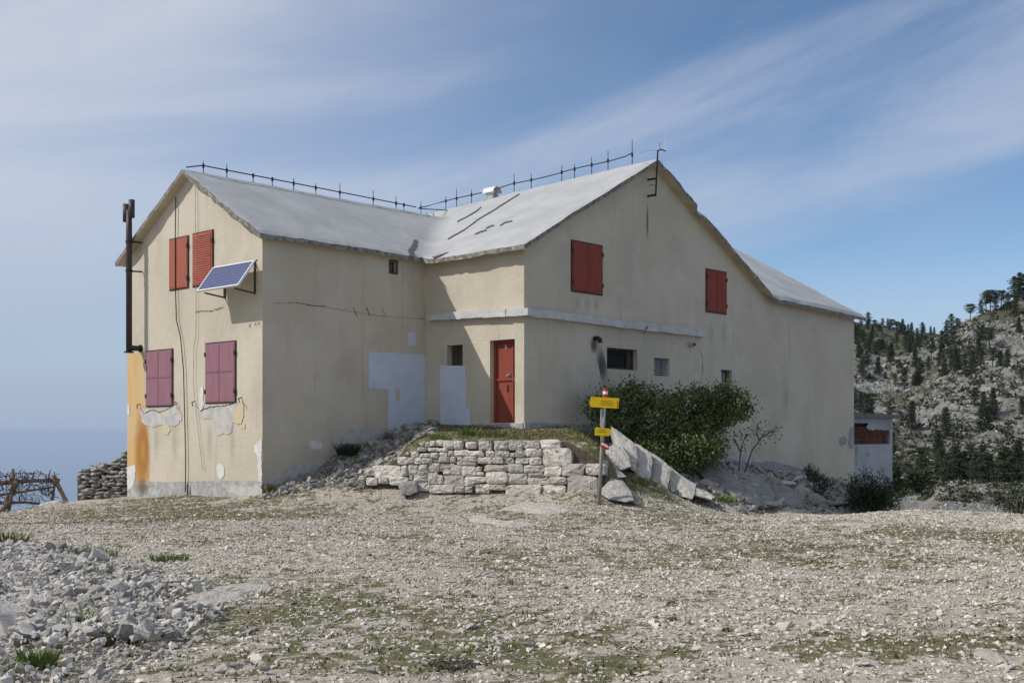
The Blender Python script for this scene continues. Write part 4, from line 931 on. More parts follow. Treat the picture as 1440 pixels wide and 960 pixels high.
# bedrock showing through the yard
for i, L in enumerate(([(255,845),(275,825),(330,818),(385,826),(380,842),(330,850),(280,858)], [(700,716),(740,708),(800,712),(815,722),(760,724)], [(1365,925),(1400,921),(1432,930),(1425,938),(1385,936)], [(1175,738),(1210,735),(1225,741),(1195,744)], [(655,724),(700,733),(760,740),(720,742),(660,732)])):
    pts = L; q = [on_ground(*p) for p in pts]; c = sum(q, Vector())/len(q); bm = bmesh.new()
    ring = [bm.verts.new(Vector((p.x, p.y, p.z-.06))) for p in q]; r2 = [bm.verts.new(Vector((p.x, p.y, p.z))+(c-p)*.12+Vector((0, 0, .012))) for p in q]; r3 = [bm.verts.new(p+(c-p)*.5+Vector((0, 0, .03))) for p in q]; ct = bm.verts.new(c+Vector((0, 0, .035)))
    for k in range(len(q)):
        j = (k+1) % len(q); bm.faces.new((ring[k], ring[j], r2[j], r2[k])); bm.faces.new((r2[k], r2[j], r3[j], r3[k])); bm.faces.new((r3[k], r3[j], ct))
    bmesh.ops.recalc_face_normals(bm, faces=bm.faces); bmesh.ops.triangulate(bm, faces=bm.faces)
    for _ in range(3): bmesh.ops.subdivide_edges(bm, edges=bm.edges, cuts=1)
    co = np.array([v.co[:] for v in bm.verts]); nz = fbm(co[:, 0]*4, co[:, 1]*4, 4, 80+i); nx_ = fbm(co[:, 0]*2.5, co[:, 1]*2.5, 3, 90+i)
    for v, a_, e_ in zip(bm.verts, nz, nx_): v.co.z += float(a_)*.05; v.co.x += float(e_)*.12; v.co.y += float(a_)*.12
    org = Vector((c.x, c.y, c.z))
    for v in bm.verts: v.co -= org
    me = bpy.data.meshes.new('bedrock_outcrop'); bm.to_mesh(me); bm.free(); me.materials.append(M['bedrock']); o = bpy.data.objects.new('bedrock_outcrop', me); C.objects.link(o); o.location = org
    tag(o, ['broad whitish bedrock patch at the edge of the scree heap', 'flat bedrock step in front of the terrace wall', 'flat bedrock slab in a grass patch at the yard edge', 'small bedrock patch in the yard before the dwarf pine', 'thin bedrock ledge in the yard before the terrace boulder'][i], 'rock')
# a boulder at the left edge of the scree
rock('boulder', [(-40,925),(-38,865),(-20,845),(0,862),(8,885),(16,915),(0,922)], 8.45, .8, .4, M['stone'], 'tall pale boulder standing at the lower edge of the scree heap', 'boulder', seed=60)

# ------------------------------------------------------------------ terrace wall of coursed stones
tw = thing('terrace_wall', (-.6, 24.0, .2), 'low retaining wall of pale coursed limestone before the hut door', 'wall')
rA = [(775,205,815,250),(820,195,868,240),(870,188,935,240),(938,190,1035,268),(1040,195,1112,270),(1145,205,1240,262),(1265,200,1380,285),(705,255,785,290),(800,258,900,290),(905,264,978,292),(645,292,710,345),(725,312,825,348),(830,305,895,355),(905,300,975,335),(983,284,1030,332),(1035,278,1170,335),(1175,288,1310,337),(1345,300,1400,330),
 (525,345,617,408),(620,345,678,408),(682,352,742,405),(746,352,838,405),(843,358,893,390),(897,340,1000,393),(1004,340,1050,395),(1066,340,1140,388),(1144,338,1250,388),(1255,345,1368,400),(1066,391,1240,420),(210,448,300,512),(305,420,556,538),(560,424,608,515),(612,412,712,512),(716,412,795,473),(700,476,800,506),(799,395,905,480),(909,403,1040,473),(942,476,1010,500),(1016,422,1108,500),(1112,424,1240,520),(1243,432,1285,475),(1240,482,1308,512),(1318,412,1540,478),
 (345,540,432,588),(440,525,622,600),(627,515,660,552),(664,508,795,575),(799,483,888,590),(892,512,938,590),(942,503,1130,608),(1136,523,1331,578),(1336,484,1530,584),(1115,582,1140,612),(1144,582,1225,612),(700,578,812,655),(815,600,1040,675),(1044,615,1140,668),(1144,616,1208,668),(1228,588,1360,672),(1372,588,1440,640),(165,515,228,555),(232,530,330,600),(1345,338,1400,352)]
rB = [(35,195,158,283),(165,190,294,278),(298,190,447,265),(460,185,640,270),(-40,290,34,340),(40,285,168,345),(172,305,228,345),(232,280,323,340),(327,268,443,338),(446,268,468,340),(-30,347,20,402),(25,347,118,402),(122,345,210,402),(228,345,356,400),(360,345,466,412),(472,268,742,422),(160,405,295,485),(300,415,492,488),(496,430,652,520),(657,407,865,515),(880,405,1055,505),(98,482,140,515),(144,492,335,590),(340,525,548,596),(553,527,700,590),(345,492,490,520),(28,592,142,645),(146,600,470,700),(475,598,690,700),(706,515,990,712),(-60,590,22,640)]
def tw_pt(x, y, o):                        # pixel on the battered wall face
    yb = 24.25; px_, py_ = x, y
    dpt = 24.2
    for _ in range(6):
        X = (px_-720)/F*dpt; z = EYE+(HY-py_)/F*dpt; dpt = Yf(X)-.12+.16*(z-.2)
    return Vector(((px_-720)/F*dpt, dpt, EYE+(HY-py_)/F*dpt)), Vector((-.29, -1, .1)).normalized()
def coursed(x0, y0, x1, y1, k):
    P = []; w_, h_ = x1-x0, y1-y0; x0 -= .35; x1 += .35; y0 -= .3; y1 += .3
    j = lambda a: rnd.uniform(-a, a); sk = j(.06)*w_
    ring = [(x0+.10*w_+sk, y0), (x0+.5*w_+j(.1)*w_+sk, y0+j(.05)*h_), (x1-.10*w_+sk, y0+j(.05)*h_), (x1+sk*.5, y0+.15*h_), (x1+j(.03)*w_, y0+.55*h_), (x1-.02*w_-sk, y1-.12*h_), (x1-.12*w_-sk, y1), (x0+.5*w_-sk, y1+j(.04)*h_), (x0+.1*w_-sk, y1), (x0-sk*.5, y1-.15*h_), (x0+j(.03)*w_, y0+.5*h_), (x0+sk, y0+.14*h_)]
    cxp, cyp = (x0+x1)/2, (y0+y1)/2; d_ = rnd.uniform(.0, .05); v = []; f = []; n = 12
    for sc_, o in ((1., -.30), (1., d_-.02), (.94, d_), (.5, d_+rnd.uniform(.005, .03))):
        for x, y in ring:
            p, nn = tw_pt(cxp+(x-cxp)*sc_, cyp+(y-cyp)*sc_, 0); v.append(p+nn*(o+j(.014)))
    for r in range(3):
        for i in range(n): f.append((r*n+i, (r+1)*n+i, (r+1)*n+(i+1) % n, r*n+(i+1) % n))
    p, nn = tw_pt(cxp, cyp, 0); v.append(p+nn*(d_+rnd.uniform(.01, .035)))
    for i in range(n): f.append((3*n+i, 4*n, 3*n+(i+1) % n))
    org = p; o = mesh('stone', [q-org for q in v], f, M['stone']); o.location = org; put(o, tw)
for k, (x0, y0, x1, y1) in enumerate(rA): a = zA(x0, y0); b_ = zA(x1, y1); coursed(a[0], a[1], b_[0], b_[1], k)
for k, (x0, y0, x1, y1) in enumerate(rB): a = zB2(x0, y0); b_ = zB2(x1, y1); coursed(a[0], a[1], b_[0], b_[1], k)
core = MB(); prof = [(512,672),(528,662),(560,645),(600,622),(640,618),(720,619),(800,620),(835,640),(850,660)]
fr = [tw_pt(x, y+1.5, 0)[0]+Vector((0, .10, 0)) for x, y in prof]+[tw_pt(x, 702, 0)[0]+Vector((0, .10, 0)) for x, y in reversed(prof)]
nfr = len(fr); core.add(fr+[p+Vector((0, .35, 0)) for p in fr], [tuple(range(nfr))]+[tuple(reversed(range(nfr, 2*nfr)))]+[(i, nfr+i, nfr+(i+1) % nfr, (i+1) % nfr) for i in range(nfr)])
core.build('earth_core', M['soil'], tw)

jp = []
for _ in range(150):
    p_, n_ = tw_pt(rnd.uniform(515, 842), rnd.uniform(622, 698), 0)
    if p_.z > gz1(p_.x, p_.y-.3): jp.append((p_+n_*.01)[:])
JOINTS = np.array(jp)
# dry stone wall at the left end of the hut
p0 = pix(107, 700, 31.2); p1 = pix(183, 697, 30.4)
dw = thing('dry_stone_wall', (p0+p1)/2, 'weathered grey dry stone wall running to the left corner of the hut', 'wall')
meshd = []
for v, f in stone_variants(10, 20, 9, .55):
    me = bpy.data.meshes.new('stone'); me.from_pydata(v.tolist(), [], f.tolist()); me.materials.append(M['stone_dark'])
    bm = bmesh.new(); bm.from_mesh(me); bmesh.ops.bevel(bm, geom=bm.edges[:], offset=.08, segments=1, affect='EDGES'); bm.to_mesh(me); bm.free(); meshd.append(me)
dirw = (p1-p0); Lw = dirw.xy.length; dn = Vector((dirw.x, dirw.y, 0)).normalized(); nw = Vector((dn.y, -dn.x, 0))
b = MB(); tp = [(0., .62), (.5, .74), (.75, .86), (1., 1.2)]
for (sa, ha), (sb, hb) in zip(tp[:-1], tp[1:]):
    Pq = [p0+dn*(q_*Lw)-nw*(.05+.2*k_)+Vector((0, 0, zz_)) for zz_, hs in ((-.3, None), (0, 1)) for q_, k_, hv in ((sa, 0, ha), (sb, 0, hb), (sb, 1, hb), (sa, 1, ha)) for _ in (0,)]
    for i_, hv in zip(range(4, 8), (ha, hb, hb, ha)): Pq[i_].z += hv
    b.hexa(Pq)
b.build('rubble_core', M['soil'], dw)
z = -.15
row = 0
while z < 1.5:
    s = -.05*row+.04*row; 
    while s < Lw+.1:
        l = rnd.uniform(.14, .36); h = rnd.uniform(.09, .15); top = np.interp(s/Lw, [0, .1, .5, .75, .9, 1.], [.70, .78, .84, .98, 1.12, 1.38])
        if z < top and s > .05*z:
            for back in (0, 1):
                o = bpy.data.objects.new('stone', rnd.choice(meshd)); C.objects.link(o); p = p0+dn*(s+l/2)-nw*(.28*back+rnd.uniform(-.03, .03))
                g0 = p0.z+(p1.z-p0.z)*s/Lw
                o.location = (p.x, p.y, g0+z+h/2+rnd.uniform(-.015, .015)); o.scale = (l*.52, .18, h*1.18); o.rotation_euler = (rnd.gauss(0, .08), rnd.gauss(0, .10), math.atan2(dn.y, dn.x)+rnd.gauss(0, .1)); put(o, dw)
        s += l*.92
    z += .105; row += 1

# ------------------------------------------------------------------ signpost
pb = on_ground(842, 694); pb = Vector((pix(841.5, 694, 22.55).x, 22.55, gz1(pix(841.5, 694, 22.55).x, 22.55)))
sg = thing('signpost', pb, 'leaning grey signpost with two yellow trail signs and red white tip', 'signpost')
dpt = pb.y; top = pix(851, 558, dpt); t2 = pix(851.8, 547, dpt)
low = pb-Vector((0, 0, .25)); ax = (top-pb).normalized()
MB().tube([low, pb.lerp(top, .5), top-ax*.02], .038, 10).build('post', M['post'], sg, True)
q = t2-top
MB().tube([top-ax*.02, top+q*.35], .052, 12).build('tip_band', M['sign_red'], sg); MB().tube([top+q*.352, top+q*.75], .050, 12).build('tip_band', M['sign_white'], sg); MB().tube([top+q*.752, top+q*1.1], .054, 12).build('tip_cap', M['sign_red'], sg)
MB().tube([pix(846, 575, dpt-.0), pix(845, 600, dpt)], .02, 6).build('inner_bar', M['galv'], sg)
def plate(name, pts, m, o=.065, th=.012, d0=None):
    dd = (d0 or dpt)-o; a = [pix(x, y, dd) for x, y in pts]; b = [p+Vector((0, th, 0)) for p in a]; n = len(a)
    return mesh(name, a+b, [tuple(reversed(range(n))), tuple(range(n, 2*n))]+[(i, (i+1) % n, n+(i+1) % n, n+i) for i in range(n)], m, sg)
zs = lambda L: [(815+x/12, 535+y/12) for x, y in L]
s_a = plate('trail_sign', zs([(165,380),(190,272),(655,295),(668,305),(655,470),(190,445)]), M['yellow'])
s_b = plate('trail_sign', zs([(258,795),(300,785),(545,815),(500,935),(255,922)]), M['yellow'], .06)
def ink(pts, m, o, par, name='lettering'):
    q = plate(name, pts, m, o, .002); put(q, par) if False else None; return q
b = MB()
def inkrow(x0, x1, y, h, sl):
    x = x0
    while x < x1:
        l = rnd.uniform(10, 34); yy = y+sl*(x-x0); a = [pix(*p, dpt-.067) for p in zs([(x, yy), (x+l, yy+sl*l), (x+l, yy+h+sl*l), (x, yy+h)])]; b.add(a+[p+Vector((0, .002, 0)) for p in a], [(3,2,1,0),(4,5,6,7),(0,1,5,4),(1,2,6,5),(2,3,7,6),(3,0,4,7)]); x += l+rnd.uniform(5, 12)
for y in (340, 372, 405): inkrow(360, 555, y, 9, .03)
lt = b.build('lettering', M['sign_ink'], sg); lt['kind'] = 'stuff'
b = MB()
for y in (830, 860): 
    x = 310
    while x < 440:
        l = rnd.uniform(12, 26); a = [pix(*p, dpt-.062) for p in zs([(x, y), (x+l, y+1), (x+l, y+9), (x, y+8)])]; b.add(a+[p+Vector((0, .002, 0)) for p in a], [(3,2,1,0),(4,5,6,7),(0,1,5,4),(1,2,6,5),(2,3,7,6),(3,0,4,7)]); x += l+8
lt = b.build('lettering', M['sign_ink'], sg); lt['kind'] = 'stuff'
for y in (352, 392, 430): plate('sign_dot', zs([(630, y), (652, y+2), (650, y+22), (628, y+20)]), M['sign_dots'], .068, .003)
plate('trail_marker', z6([(213,430),(268,455),(270,490),(245,490),(213,468)]), M['sign_red'], .055); plate('marker_stripe', z6([(218,438),(265,462),(265,478),(216,455)]), M['sign_white'], .058, .003)

# ------------------------------------------------------------------ rubble on both banks
N = 9000
px = rng.uniform(860, 1225, N); d = rng.uniform(24.6, 38, N); x = (px-720)/F*d
keep = ~in_hut(x, d, .05) & (((x-C3.x)*-dA.x+(d-C3.y)*-dA.y) < 4.2+.5*fbm(x*.8, d*.8, 2, 64)); x, d = x[keep], d[keep]
px = rng.uniform(375, 610, N//2); d2 = rng.uniform(24.3, 29.5, N//2); x2 = (px-720)/F*d2; k2 = ~in_hut(x2, d2, .03) & (x2 < -1.7-.25*(25.5-d2)) & (d2 > 24.9+.35*fbm(x2*1.5, d2*1.5, 2, 65)); x = np.r_[x, x2[k2]]; d = np.r_[d, d2[k2]]
sz = np.clip(np.exp(rng.normal(math.log(.045), .55, len(x))), .015, .2)
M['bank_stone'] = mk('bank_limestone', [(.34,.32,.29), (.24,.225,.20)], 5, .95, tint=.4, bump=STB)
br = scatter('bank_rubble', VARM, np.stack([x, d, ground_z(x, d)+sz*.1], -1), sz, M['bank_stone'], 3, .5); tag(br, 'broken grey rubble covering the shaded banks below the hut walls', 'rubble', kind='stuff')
for px, py, sz in ((590,612,.17),(604,608,.16),(596,600,.15),(575,605,.12),(545,628,.13),(520,640,.12),(560,650,.12),(495,676,.13),(505,668,.1)):
    loose(px, py, sz, 'grey stone in the shaded rubble left of the terrace wall', 'stones left of the terrace', sink=.2)

k = 0
while k < 34:
    px = rnd.uniform(955, 1195); py = rnd.uniform(650, 712); q_ = on_ground(px, py); dist = (q_.x-C3.x)*-dA.x+(q_.y-C3.y)*-dA.y
    if dist < .3 or dist > 4.1: continue
    o = loose(px, py, rnd.uniform(.12, .36), 'rugged grey rock lying in the shaded bank below the gable wall', 'rocks in the shaded bank', sink=.05, name='bank_rock'); o.scale.z *= .7; k += 1
# ------------------------------------------------------------------ plants
def blades(name, pos, h, n_each, spread, m, seed, wid=.006, lean=.5):
    r = np.random.default_rng(seed); n = len(pos); P = np.repeat(pos, n_each, 0); H = np.repeat(h, n_each)*r.uniform(.5, 1.15, n*n_each)
    sp_ = np.repeat(spread*np.ones(n), n_each); a = r.uniform(0, 2*np.pi, n*n_each); rad = sp_*np.sqrt(r.uniform(0, 1, n*n_each))
    B = P+np.stack([np.cos(a)*rad, np.sin(a)*rad, -.01+0*a], -1)
    a2 = a+r.normal(0, .8, len(a)); ln = H*r.uniform(.1, 1., len(a))*lean
    T = B+np.stack([np.cos(a2)*ln, np.sin(a2)*ln, H], -1); sd = np.stack([-np.sin(a2+r.normal(0, .7, len(a))), np.cos(a2), 0*a2], -1)*wid*(.6+r.uniform(0, 1, len(a)))[:, None]
    Mid = B*.45+T*.55; Mid[:, 2] += H*.08
    V = np.stack([B-sd, B+sd, Mid+sd*.7, T, Mid-sd*.7], 1).reshape(-1, 3); k = np.arange(len(a))[:, None]*5
    Fc = np.concatenate([k+[0, 1, 2], k+[0, 2, 4], k+[4, 2, 3]]); t = np.repeat(r.uniform(0, 1, len(a)), 5)
    return bigmesh(name, V, Fc, m, {'tint': t})
N = 90000
d = np.sqrt(rng.uniform(6.2**2, 28.**2, N)); px = rng.uniform(-100, 1540, N); x = (px-720)/F*d; g = grass_mask(x, d)
keep = (rng.uniform(.12, .62, N) < g) & ~in_hut(x, d, 0) & (rng.uniform(0, 1, N) < .62) & ~((px > 930) & (d > 25.2))
x, d = x[keep], d[keep]; n = len(x); on_terr = (d > Yf(x)+.25) & (np.abs(x) < 2.6)
hh = np.clip(rng.normal(.028, .010, n), .012, .07)*np.where(on_terr, 2.0, 1.)
gs = blades('grass', np.stack([x, d, ground_z(x, d)], -1), hh, 4, .045, M['grass'], 5, .006, 1.2); tag(gs, 'short dry grass growing between the stones', 'grass', kind='stuff'); print('grass', n)
jg = blades('joint_grass', JOINTS, np.full(len(JOINTS), .055), 9, .05, M['grass'], 55, .006, 1.1); put(jg, tw); jg['kind'] = 'stuff'
tl = ['bright green grass tuft at the lower edge of the scree heap', 'grass tuft beside the tall pale boulder', 'dull grass clump at the top corner of the scree heap', 'small grass tuft low in the scree heap', 'grass tuft among stones in the middle of the scree', 'thin grass tuft at the upper edge of the scree', 'green grass tuft between scree lumps', 'grass clump in front of the bedrock patch', 'grass clump at the foot of the shaded long wall', 'dark plant tuft on the rubble below the long wall', 'grass tuft on top of the terrace wall', 'yellowish grass tuft at the terrace edge', 'grass tuft hanging from the terrace wall top', 'grass tuft at the foot of the rock rib', 'green grass tuft before the shaded slabs']
for i, (px, py, hgt_, sp_, nb_, mt) in enumerate(((110,886,.16,.13,420,'tuft'),(52,942,.15,.10,320,'tuft'),(8,768,.25,.3,300,'grass'),(6,955,.12,.1,200,'tuft'),(140,815,.14,.16,300,'tuft'),(130,782,.12,.3,260,'tuft'),(238,788,.10,.22,240,'tuft'),(160,905,.12,.12,220,'grass'),(382,690,.18,.2,220,'grass'),(492,640,.3,.28,420,'needle'),(660,612,.2,.25,260,'tuft'),(700,614,.16,.3,240,'grass'),(617,624,.16,.2,220,'tuft'),(900,680,.16,.22,200,'grass'),(1018,705,.2,.3,260,'tuft'))):
    p = on_ground(px, py); t_ = blades('grass_tuft', np.array([[0., 0., 0.]]), np.array([hgt_]), nb_, sp_, M[mt], 100+i, .006, .9); t_.location = p; tag(t_, tl[i], 'grass', 'grass tufts')
def leaf_mesh(name, cen, size, m, seed, asp=.55, up=.3):
    r = np.random.default_rng(seed); n = len(cen); u = r.normal(size=(n, 3)); u[:, 2] += up; u /= np.linalg.norm(u, axis=1)[:, None]
    w = np.cross(u, r.normal(size=(n, 3))); w /= np.linalg.norm(w, axis=1)[:, None]; s_ = (size*r.uniform(.6, 1.3, n))[:, None]; nn = np.cross(u, w)
    V = np.stack([cen-u*s_*.5, cen+w*s_*asp*.5+nn*s_*.08, cen+u*s_*.5, cen-w*s_*asp*.5+nn*s_*.08], 1).reshape(-1, 3); k = np.arange(n)[:, None]*4
    return bigmesh(name, V, np.concatenate([k+[0, 1, 2], k+[0, 2, 3]]), m, {'tint': np.repeat(r.uniform(0, 1, n), 4)})
# the big bush: clumps traced over its outline
bx = Vector((pix(945, 650, 28.0).x, 28.0, gz1(pix(945, 650, 28.0).x, 28.0)))
bush = thing('bush', bx, 'large dense green bush growing against the main gable wall', 'bush')
outl = [(826,575),(846,566),(858,548),(880,560),(890,542),(915,556),(940,548),(962,560),(985,552),(1005,560),(1020,545),(1045,560),(1046,576),(1028,590),(1022,608),(1008,640),(985,655),(960,662),(930,650),(905,630),(885,615),(862,606),(845,592)]
def inside(px, py, poly):
    c = False; j = len(poly)-1
    for i in range(len(poly)):
        if (poly[i][1] > py) != (poly[j][1] > py) and px < (poly[j][0]-poly[i][0])*(py-poly[i][1])/(poly[j][1]-poly[i][1])+poly[i][0]: c = not c
        j = i
    return c
cl = []
while len(cl) < 200:
    a_, b_ = rnd.uniform(826, 1046), rnd.uniform(543, 662)
    if inside(a_, b_, outl):
        cl.append(pix(a_, b_, 28.4+rnd.uniform(-.75, .75)*(1-abs(a_-935)/130)+ (a_-935)*.006))
cl += [pix(x, y, 28.3+(x-935)*.006) for x, y in ((828,573),(836,566),(858,552),(890,544),(1020,548),(1040,560),(1046,572),(1043,582),(985,552),(915,552))]
cl += [pix(rnd.uniform(890, 1005), rnd.uniform(615, 662), 27.5+rnd.uniform(-.2, .4)) for _ in range(45)]
cl = [c for c in cl if c.z > gz1(c.x, c.y)+.05]
cen = []
for c in cl:
    k = rnd.randint(90, 150); q = rng.normal(size=(k, 3))*np.array([.15, .17, .12]); cen.append(np.array(c[:])+q)
for _ in range(46):
    i_ = rnd.randrange(len(outl)-9); (x0_, y0_), (x1_, y1_) = outl[i_], outl[i_+1]; t_ = rnd.random(); q_ = pix(x0_+(x1_-x0_)*t_+rnd.uniform(-4, 4), y0_+(y1_-y0_)*t_-rnd.uniform(0, 11), 28.3+rnd.uniform(-.4, .4)); cen.append(np.array(q_[:])+rng.normal(size=(rnd.randint(8, 22), 3))*np.array([.05, .05, .085]))
cen = np.concatenate(cen); lf = leaf_mesh('foliage', cen, .08, M['leaf'], 12); put(lf, bush)
b = MB()
for c in cl[::5]:
    m_ = bx.lerp(c, .5)+Vector((rnd.uniform(-.15, .15), rnd.uniform(-.1, .1), rnd.uniform(0, .15))); b.tube([bx+Vector((rnd.uniform(-.5, .5), rnd.uniform(-.2, .3), -.1)), m_, c], [.028, .018, .006], 5)
st = b.build('branches', M['twig'], bush); st['kind'] = 'stuff'
# sapling beside it
sp0 = Vector((pix(1044, 648, 30.6).x, 30.6, gz1(pix(1044, 648, 30.6).x, 30.6)))
sap = thing('sapling', sp0, 'thin leaning sapling with sparse leaves by the hut wall right of the bush', 'sapling')
tips = []
for L in ([(1044,652),(1058,632),(1070,617),(1076,606),(1088,605)], [(1068,620),(1064,608),(1065,597)], [(1072,614),(1082,608),(1093,606)], [(1038,650),(1042,630),(1048,614)], [(1041,635),(1035,622),(1032,616)], [(1048,616),(1052,610)]):
    P = [pix(x, y, 30.5) for x, y in L]; P[0] = Vector((P[0].x, P[0].y, min(P[0].z, sp0.z-.05) if L[0][1] > 648 else P[0].z)); MB().tube(P, [.022-.016*i/len(P) for i in range(len(P))], 5).build('branch', M['twig'], sap); tips += P[1:]
cen = np.concatenate([np.array(t[:])+rng.normal(size=(13, 3))*.11 for t in tips]); put(leaf_mesh('foliage', cen, .07, M['leaf_dry'], 13), sap)
# dwarf pines
def dwarf_pine(px, py, d, pts, label, rad=.16, nleaf=150):
    base = Vector((pix(px, py, d).x, d, gz1(pix(px, py, d).x, d))); t = thing('dwarf_pine', base, label, 'pine', 'dwarf pines'); b = MB(); cs = []
    for x, y in pts:
        tip = pix(x, y, d+rnd.uniform(-.35, .35)); mid = base.lerp(tip, .5)+Vector((rnd.uniform(-.1, .1), 0, -.05)); b.tube([base-Vector((0, 0, .15)), mid, tip], [.03, .02, .007], 5)
        for f_ in (.45, .62, .78, .92, 1.): cs.append(np.array(base.lerp(tip, f_)[:])+rng.normal(size=(nleaf//4, 3))*rad*(.75 if f_ == 1 else 1.1)*np.array([1, 1, .8]))
    put(leaf_mesh('foliage', np.concatenate(cs), .13, M['needle'], int(px), .16, .9), t); br_ = b.build('branches', M['twig'], t); br_['kind'] = 'stuff'
    return t
dwarf_pine(1218, 712, 30., [(1196,686),(1203,672),(1208,690),(1219,668),(1224,684),(1229,676),(1233,694),(1242,688),(1248,676),(1253,690),(1260,682),(1263,694),(1215,700),(1240,704),(1200,702),(1258,704),(1228,700)], 'dark dwarf pine bush at the right corner of the hut', .14, 200)
dwarf_pine(1138, 667, 33.5, [(1134,658),(1139,655),(1145,661)], 'tiny pine seedling on the bank against the plaster', .08, 70)
dwarf_pine(1152, 680, 31.5, [(1144,668),(1152,667),(1160,673),(1164,680)], 'low pine seedling on the bank below the bare plaster edge', .1, 70)
dwarf_pine(1432, 722, 27., [(1418,706),(1426,692),(1434,684),(1442,690),(1450,700),(1430,704)], 'dark scrubby pine at the brow of the yard', .14, 90)

# ------------------------------------------------------------------ rustic log fence
fb = pix(50, 712, 28.6); fn = thing('log_fence', (fb.x, fb.y, gz1(fb.x, fb.y)), 'rustic fence of bare logs woven with dead branches above the sea', 'fence')
z8 = lambda x, y: (x/7.2, 630+y/7.2)
def fp(x, y, d=28.6): X, Y = z8(x, y); return pix(X, Y, d)
for L, r0, r1 in (([(-700,380),(0,348),(300,330),(600,322)], .055, .045), ([(-700,500),(0,468),(300,430),(550,385)], .03, .022), ([(-700,560),(0,552),(250,552),(400,556)], .04, .03)):
    MB().tube([fp(*p)+Vector((0, rnd.uniform(-.03, .03), rnd.uniform(-.015, .015))) for p in L], [r0, r0, (r0+r1)/2, r1], 8).build('rail', M['log'], fn, True)
for L, r in (([(545,275),(575,350),(640,480),(705,600)], .055), ([(175,330),(130,430),(60,580),(-10,680)], .07), ([(130,210),(140,350),(110,520),(85,660)], .045), ([(560,290),(548,400),(530,545)], .03), ([(-560,300),(-600,480),(-640,690)], .06), ([(-420,300),(-380,480),(-340,680)], .05)):
    MB().tube([fp(x, y, 28.5+.15*(k % 2)) for k, (x, y) in enumerate(L)], [r*.85]+[r]*(len(L)-1), 8).build('post', M['log'], fn, True)
b = MB()
for k in range(230):
    x = rnd.uniform(-650, 560); y = rnd.uniform(270, 540) if rnd.random() < .85 else rnd.uniform(220, 300); L = []; a_ = rnd.uniform(0, 6.28)
    for i in range(5):
        L.append(fp(x, y, 28.6+rnd.uniform(-.18, .18))); a_ += rnd.gauss(0, .55); x += math.cos(a_)*rnd.uniform(15, 38); y = min(max(y+math.sin(a_)*rnd.uniform(12, 30), 250), 590)
    b.tube(L, [.013, .011, .009, .007, .004], 4)
for x in (130, 345, 505, 550, 0): b.tube([fp(x-20, 330), fp(x+5, 215+rnd.uniform(0, 30))], [.02, .012], 5)
o = b.build('dead_branches', M['brush'], fn); o['kind'] = 'stuff'
cen = []
for x, y in ((150,370),(160,310),(470,450),(240,300),(60,430),(330,500),(210,490),(420,400),(-150,380),(-300,430),(130,420),(300,370),(480,400)): cen.append(np.array(fp(x, y)[:])+rng.normal(size=(60, 3))*np.array([.12, .08, .12]))
o = leaf_mesh('dry_twig_clumps', np.concatenate(cen), .10, M['brush'], 15, .12); put(o, fn); o['kind'] = 'stuff'
rock('boulder', [z8(*p) for p in ((380,590),(400,570),(520,530),(620,525),(630,560),(560,600),(450,610))], 27.6, 1., .4, M['stone'], 'low flat pale rock in front of the log fence', 'boulder', seed=61)

# dung patch and a rusty scrap on the yard
p = on_ground(637, 937); cn = rng.normal(size=(260, 3))*np.array([.085, .08, .012]); sz = rng.uniform(.008, .022, 260); xx = p.x+cn[:, 0]; yy = p.y+cn[:, 1]
o = scatter('earth_clod', VARS, np.stack([xx-p.x, yy-p.y, ground_z(xx, yy)-p.z+.012], -1), sz, M['soil'], 8); o.location = p; tag(o, 'dark brown clod of earth on the gravel', 'earth', kind='stuff')
# ------------------------------------------------------------------ trees on the hillside
def pine_variant(h, kind, seed):
    r = np.random.default_rng(seed); cs = []; lv = []
    tr = MB(); lean = r.normal(0, .03*h, 2); tp = Vector((lean[0], lean[1], h*.93)); tr.tube([(0, 0, -.6), (lean[0]*.4, lean[1]*.4, h*.45), tp], [.028*h, .02*h, .006*h], 6)
    if kind == 'cone': levels = np.linspace(.16, .98, 13); wid = lambda t: .25*(1-t)**.95+.012
    elif kind == 'umbrella': levels = np.r_[.5, .58, .66, .73, .80, .86, .92]; wid = lambda t: .27*math.sqrt(max(.02, 1-((t-.74)/.27)**2))
    else: levels = np.linspace(.22, .97, 11); wid = lambda t: .30*math.sqrt(max(.02, 1-((t-.50)/.50)**2))*(.75+.4*math.sin(t*23+seed))
    for t in levels:
        nb_ = 6; ph = r.uniform(0, 6.28); c0 = Vector((lean[0]*t, lean[1]*t, h*t))
        for k in range(nb_):
            a_ = ph+6.283*k/nb_+r.normal(0, .25); rr = wid(t)*h*r.uniform(.55, 1.15); e = c0+Vector((math.cos(a_)*rr, math.sin(a_)*rr, h*r.normal(-.005, .015)))
            tr.tube([c0-Vector((0, 0, .02*h)), e], [.006*h, .002*h], 3, False)
            for f_ in (.4, .72, 1.):
                q = np.array(c0.lerp(e, f_)[:]); cs.append(q+r.normal(size=(14, 3))*np.array([.032, .032, .013])*h)
    cen = np.concatenate(cs)
    return tr, cen
PV = []
for i, (h, kind) in enumerate(((9, 'cone'), (8, 'cone'), (7, 'umbrella'), (8, 'bushy'), (6.5, 'bushy'), (7.5, 'umbrella'))):
    tr, cen = pine_variant(h, kind, 200+i); t = tr.build('trunk', M['pine_bark']); c_ = leaf_mesh('crown', cen, .046*h, M['pine'], 210+i, .5, .2)
    PV.append((t.data, c_.data, h)); bpy.data.objects.remove(t); bpy.data.objects.remove(c_)
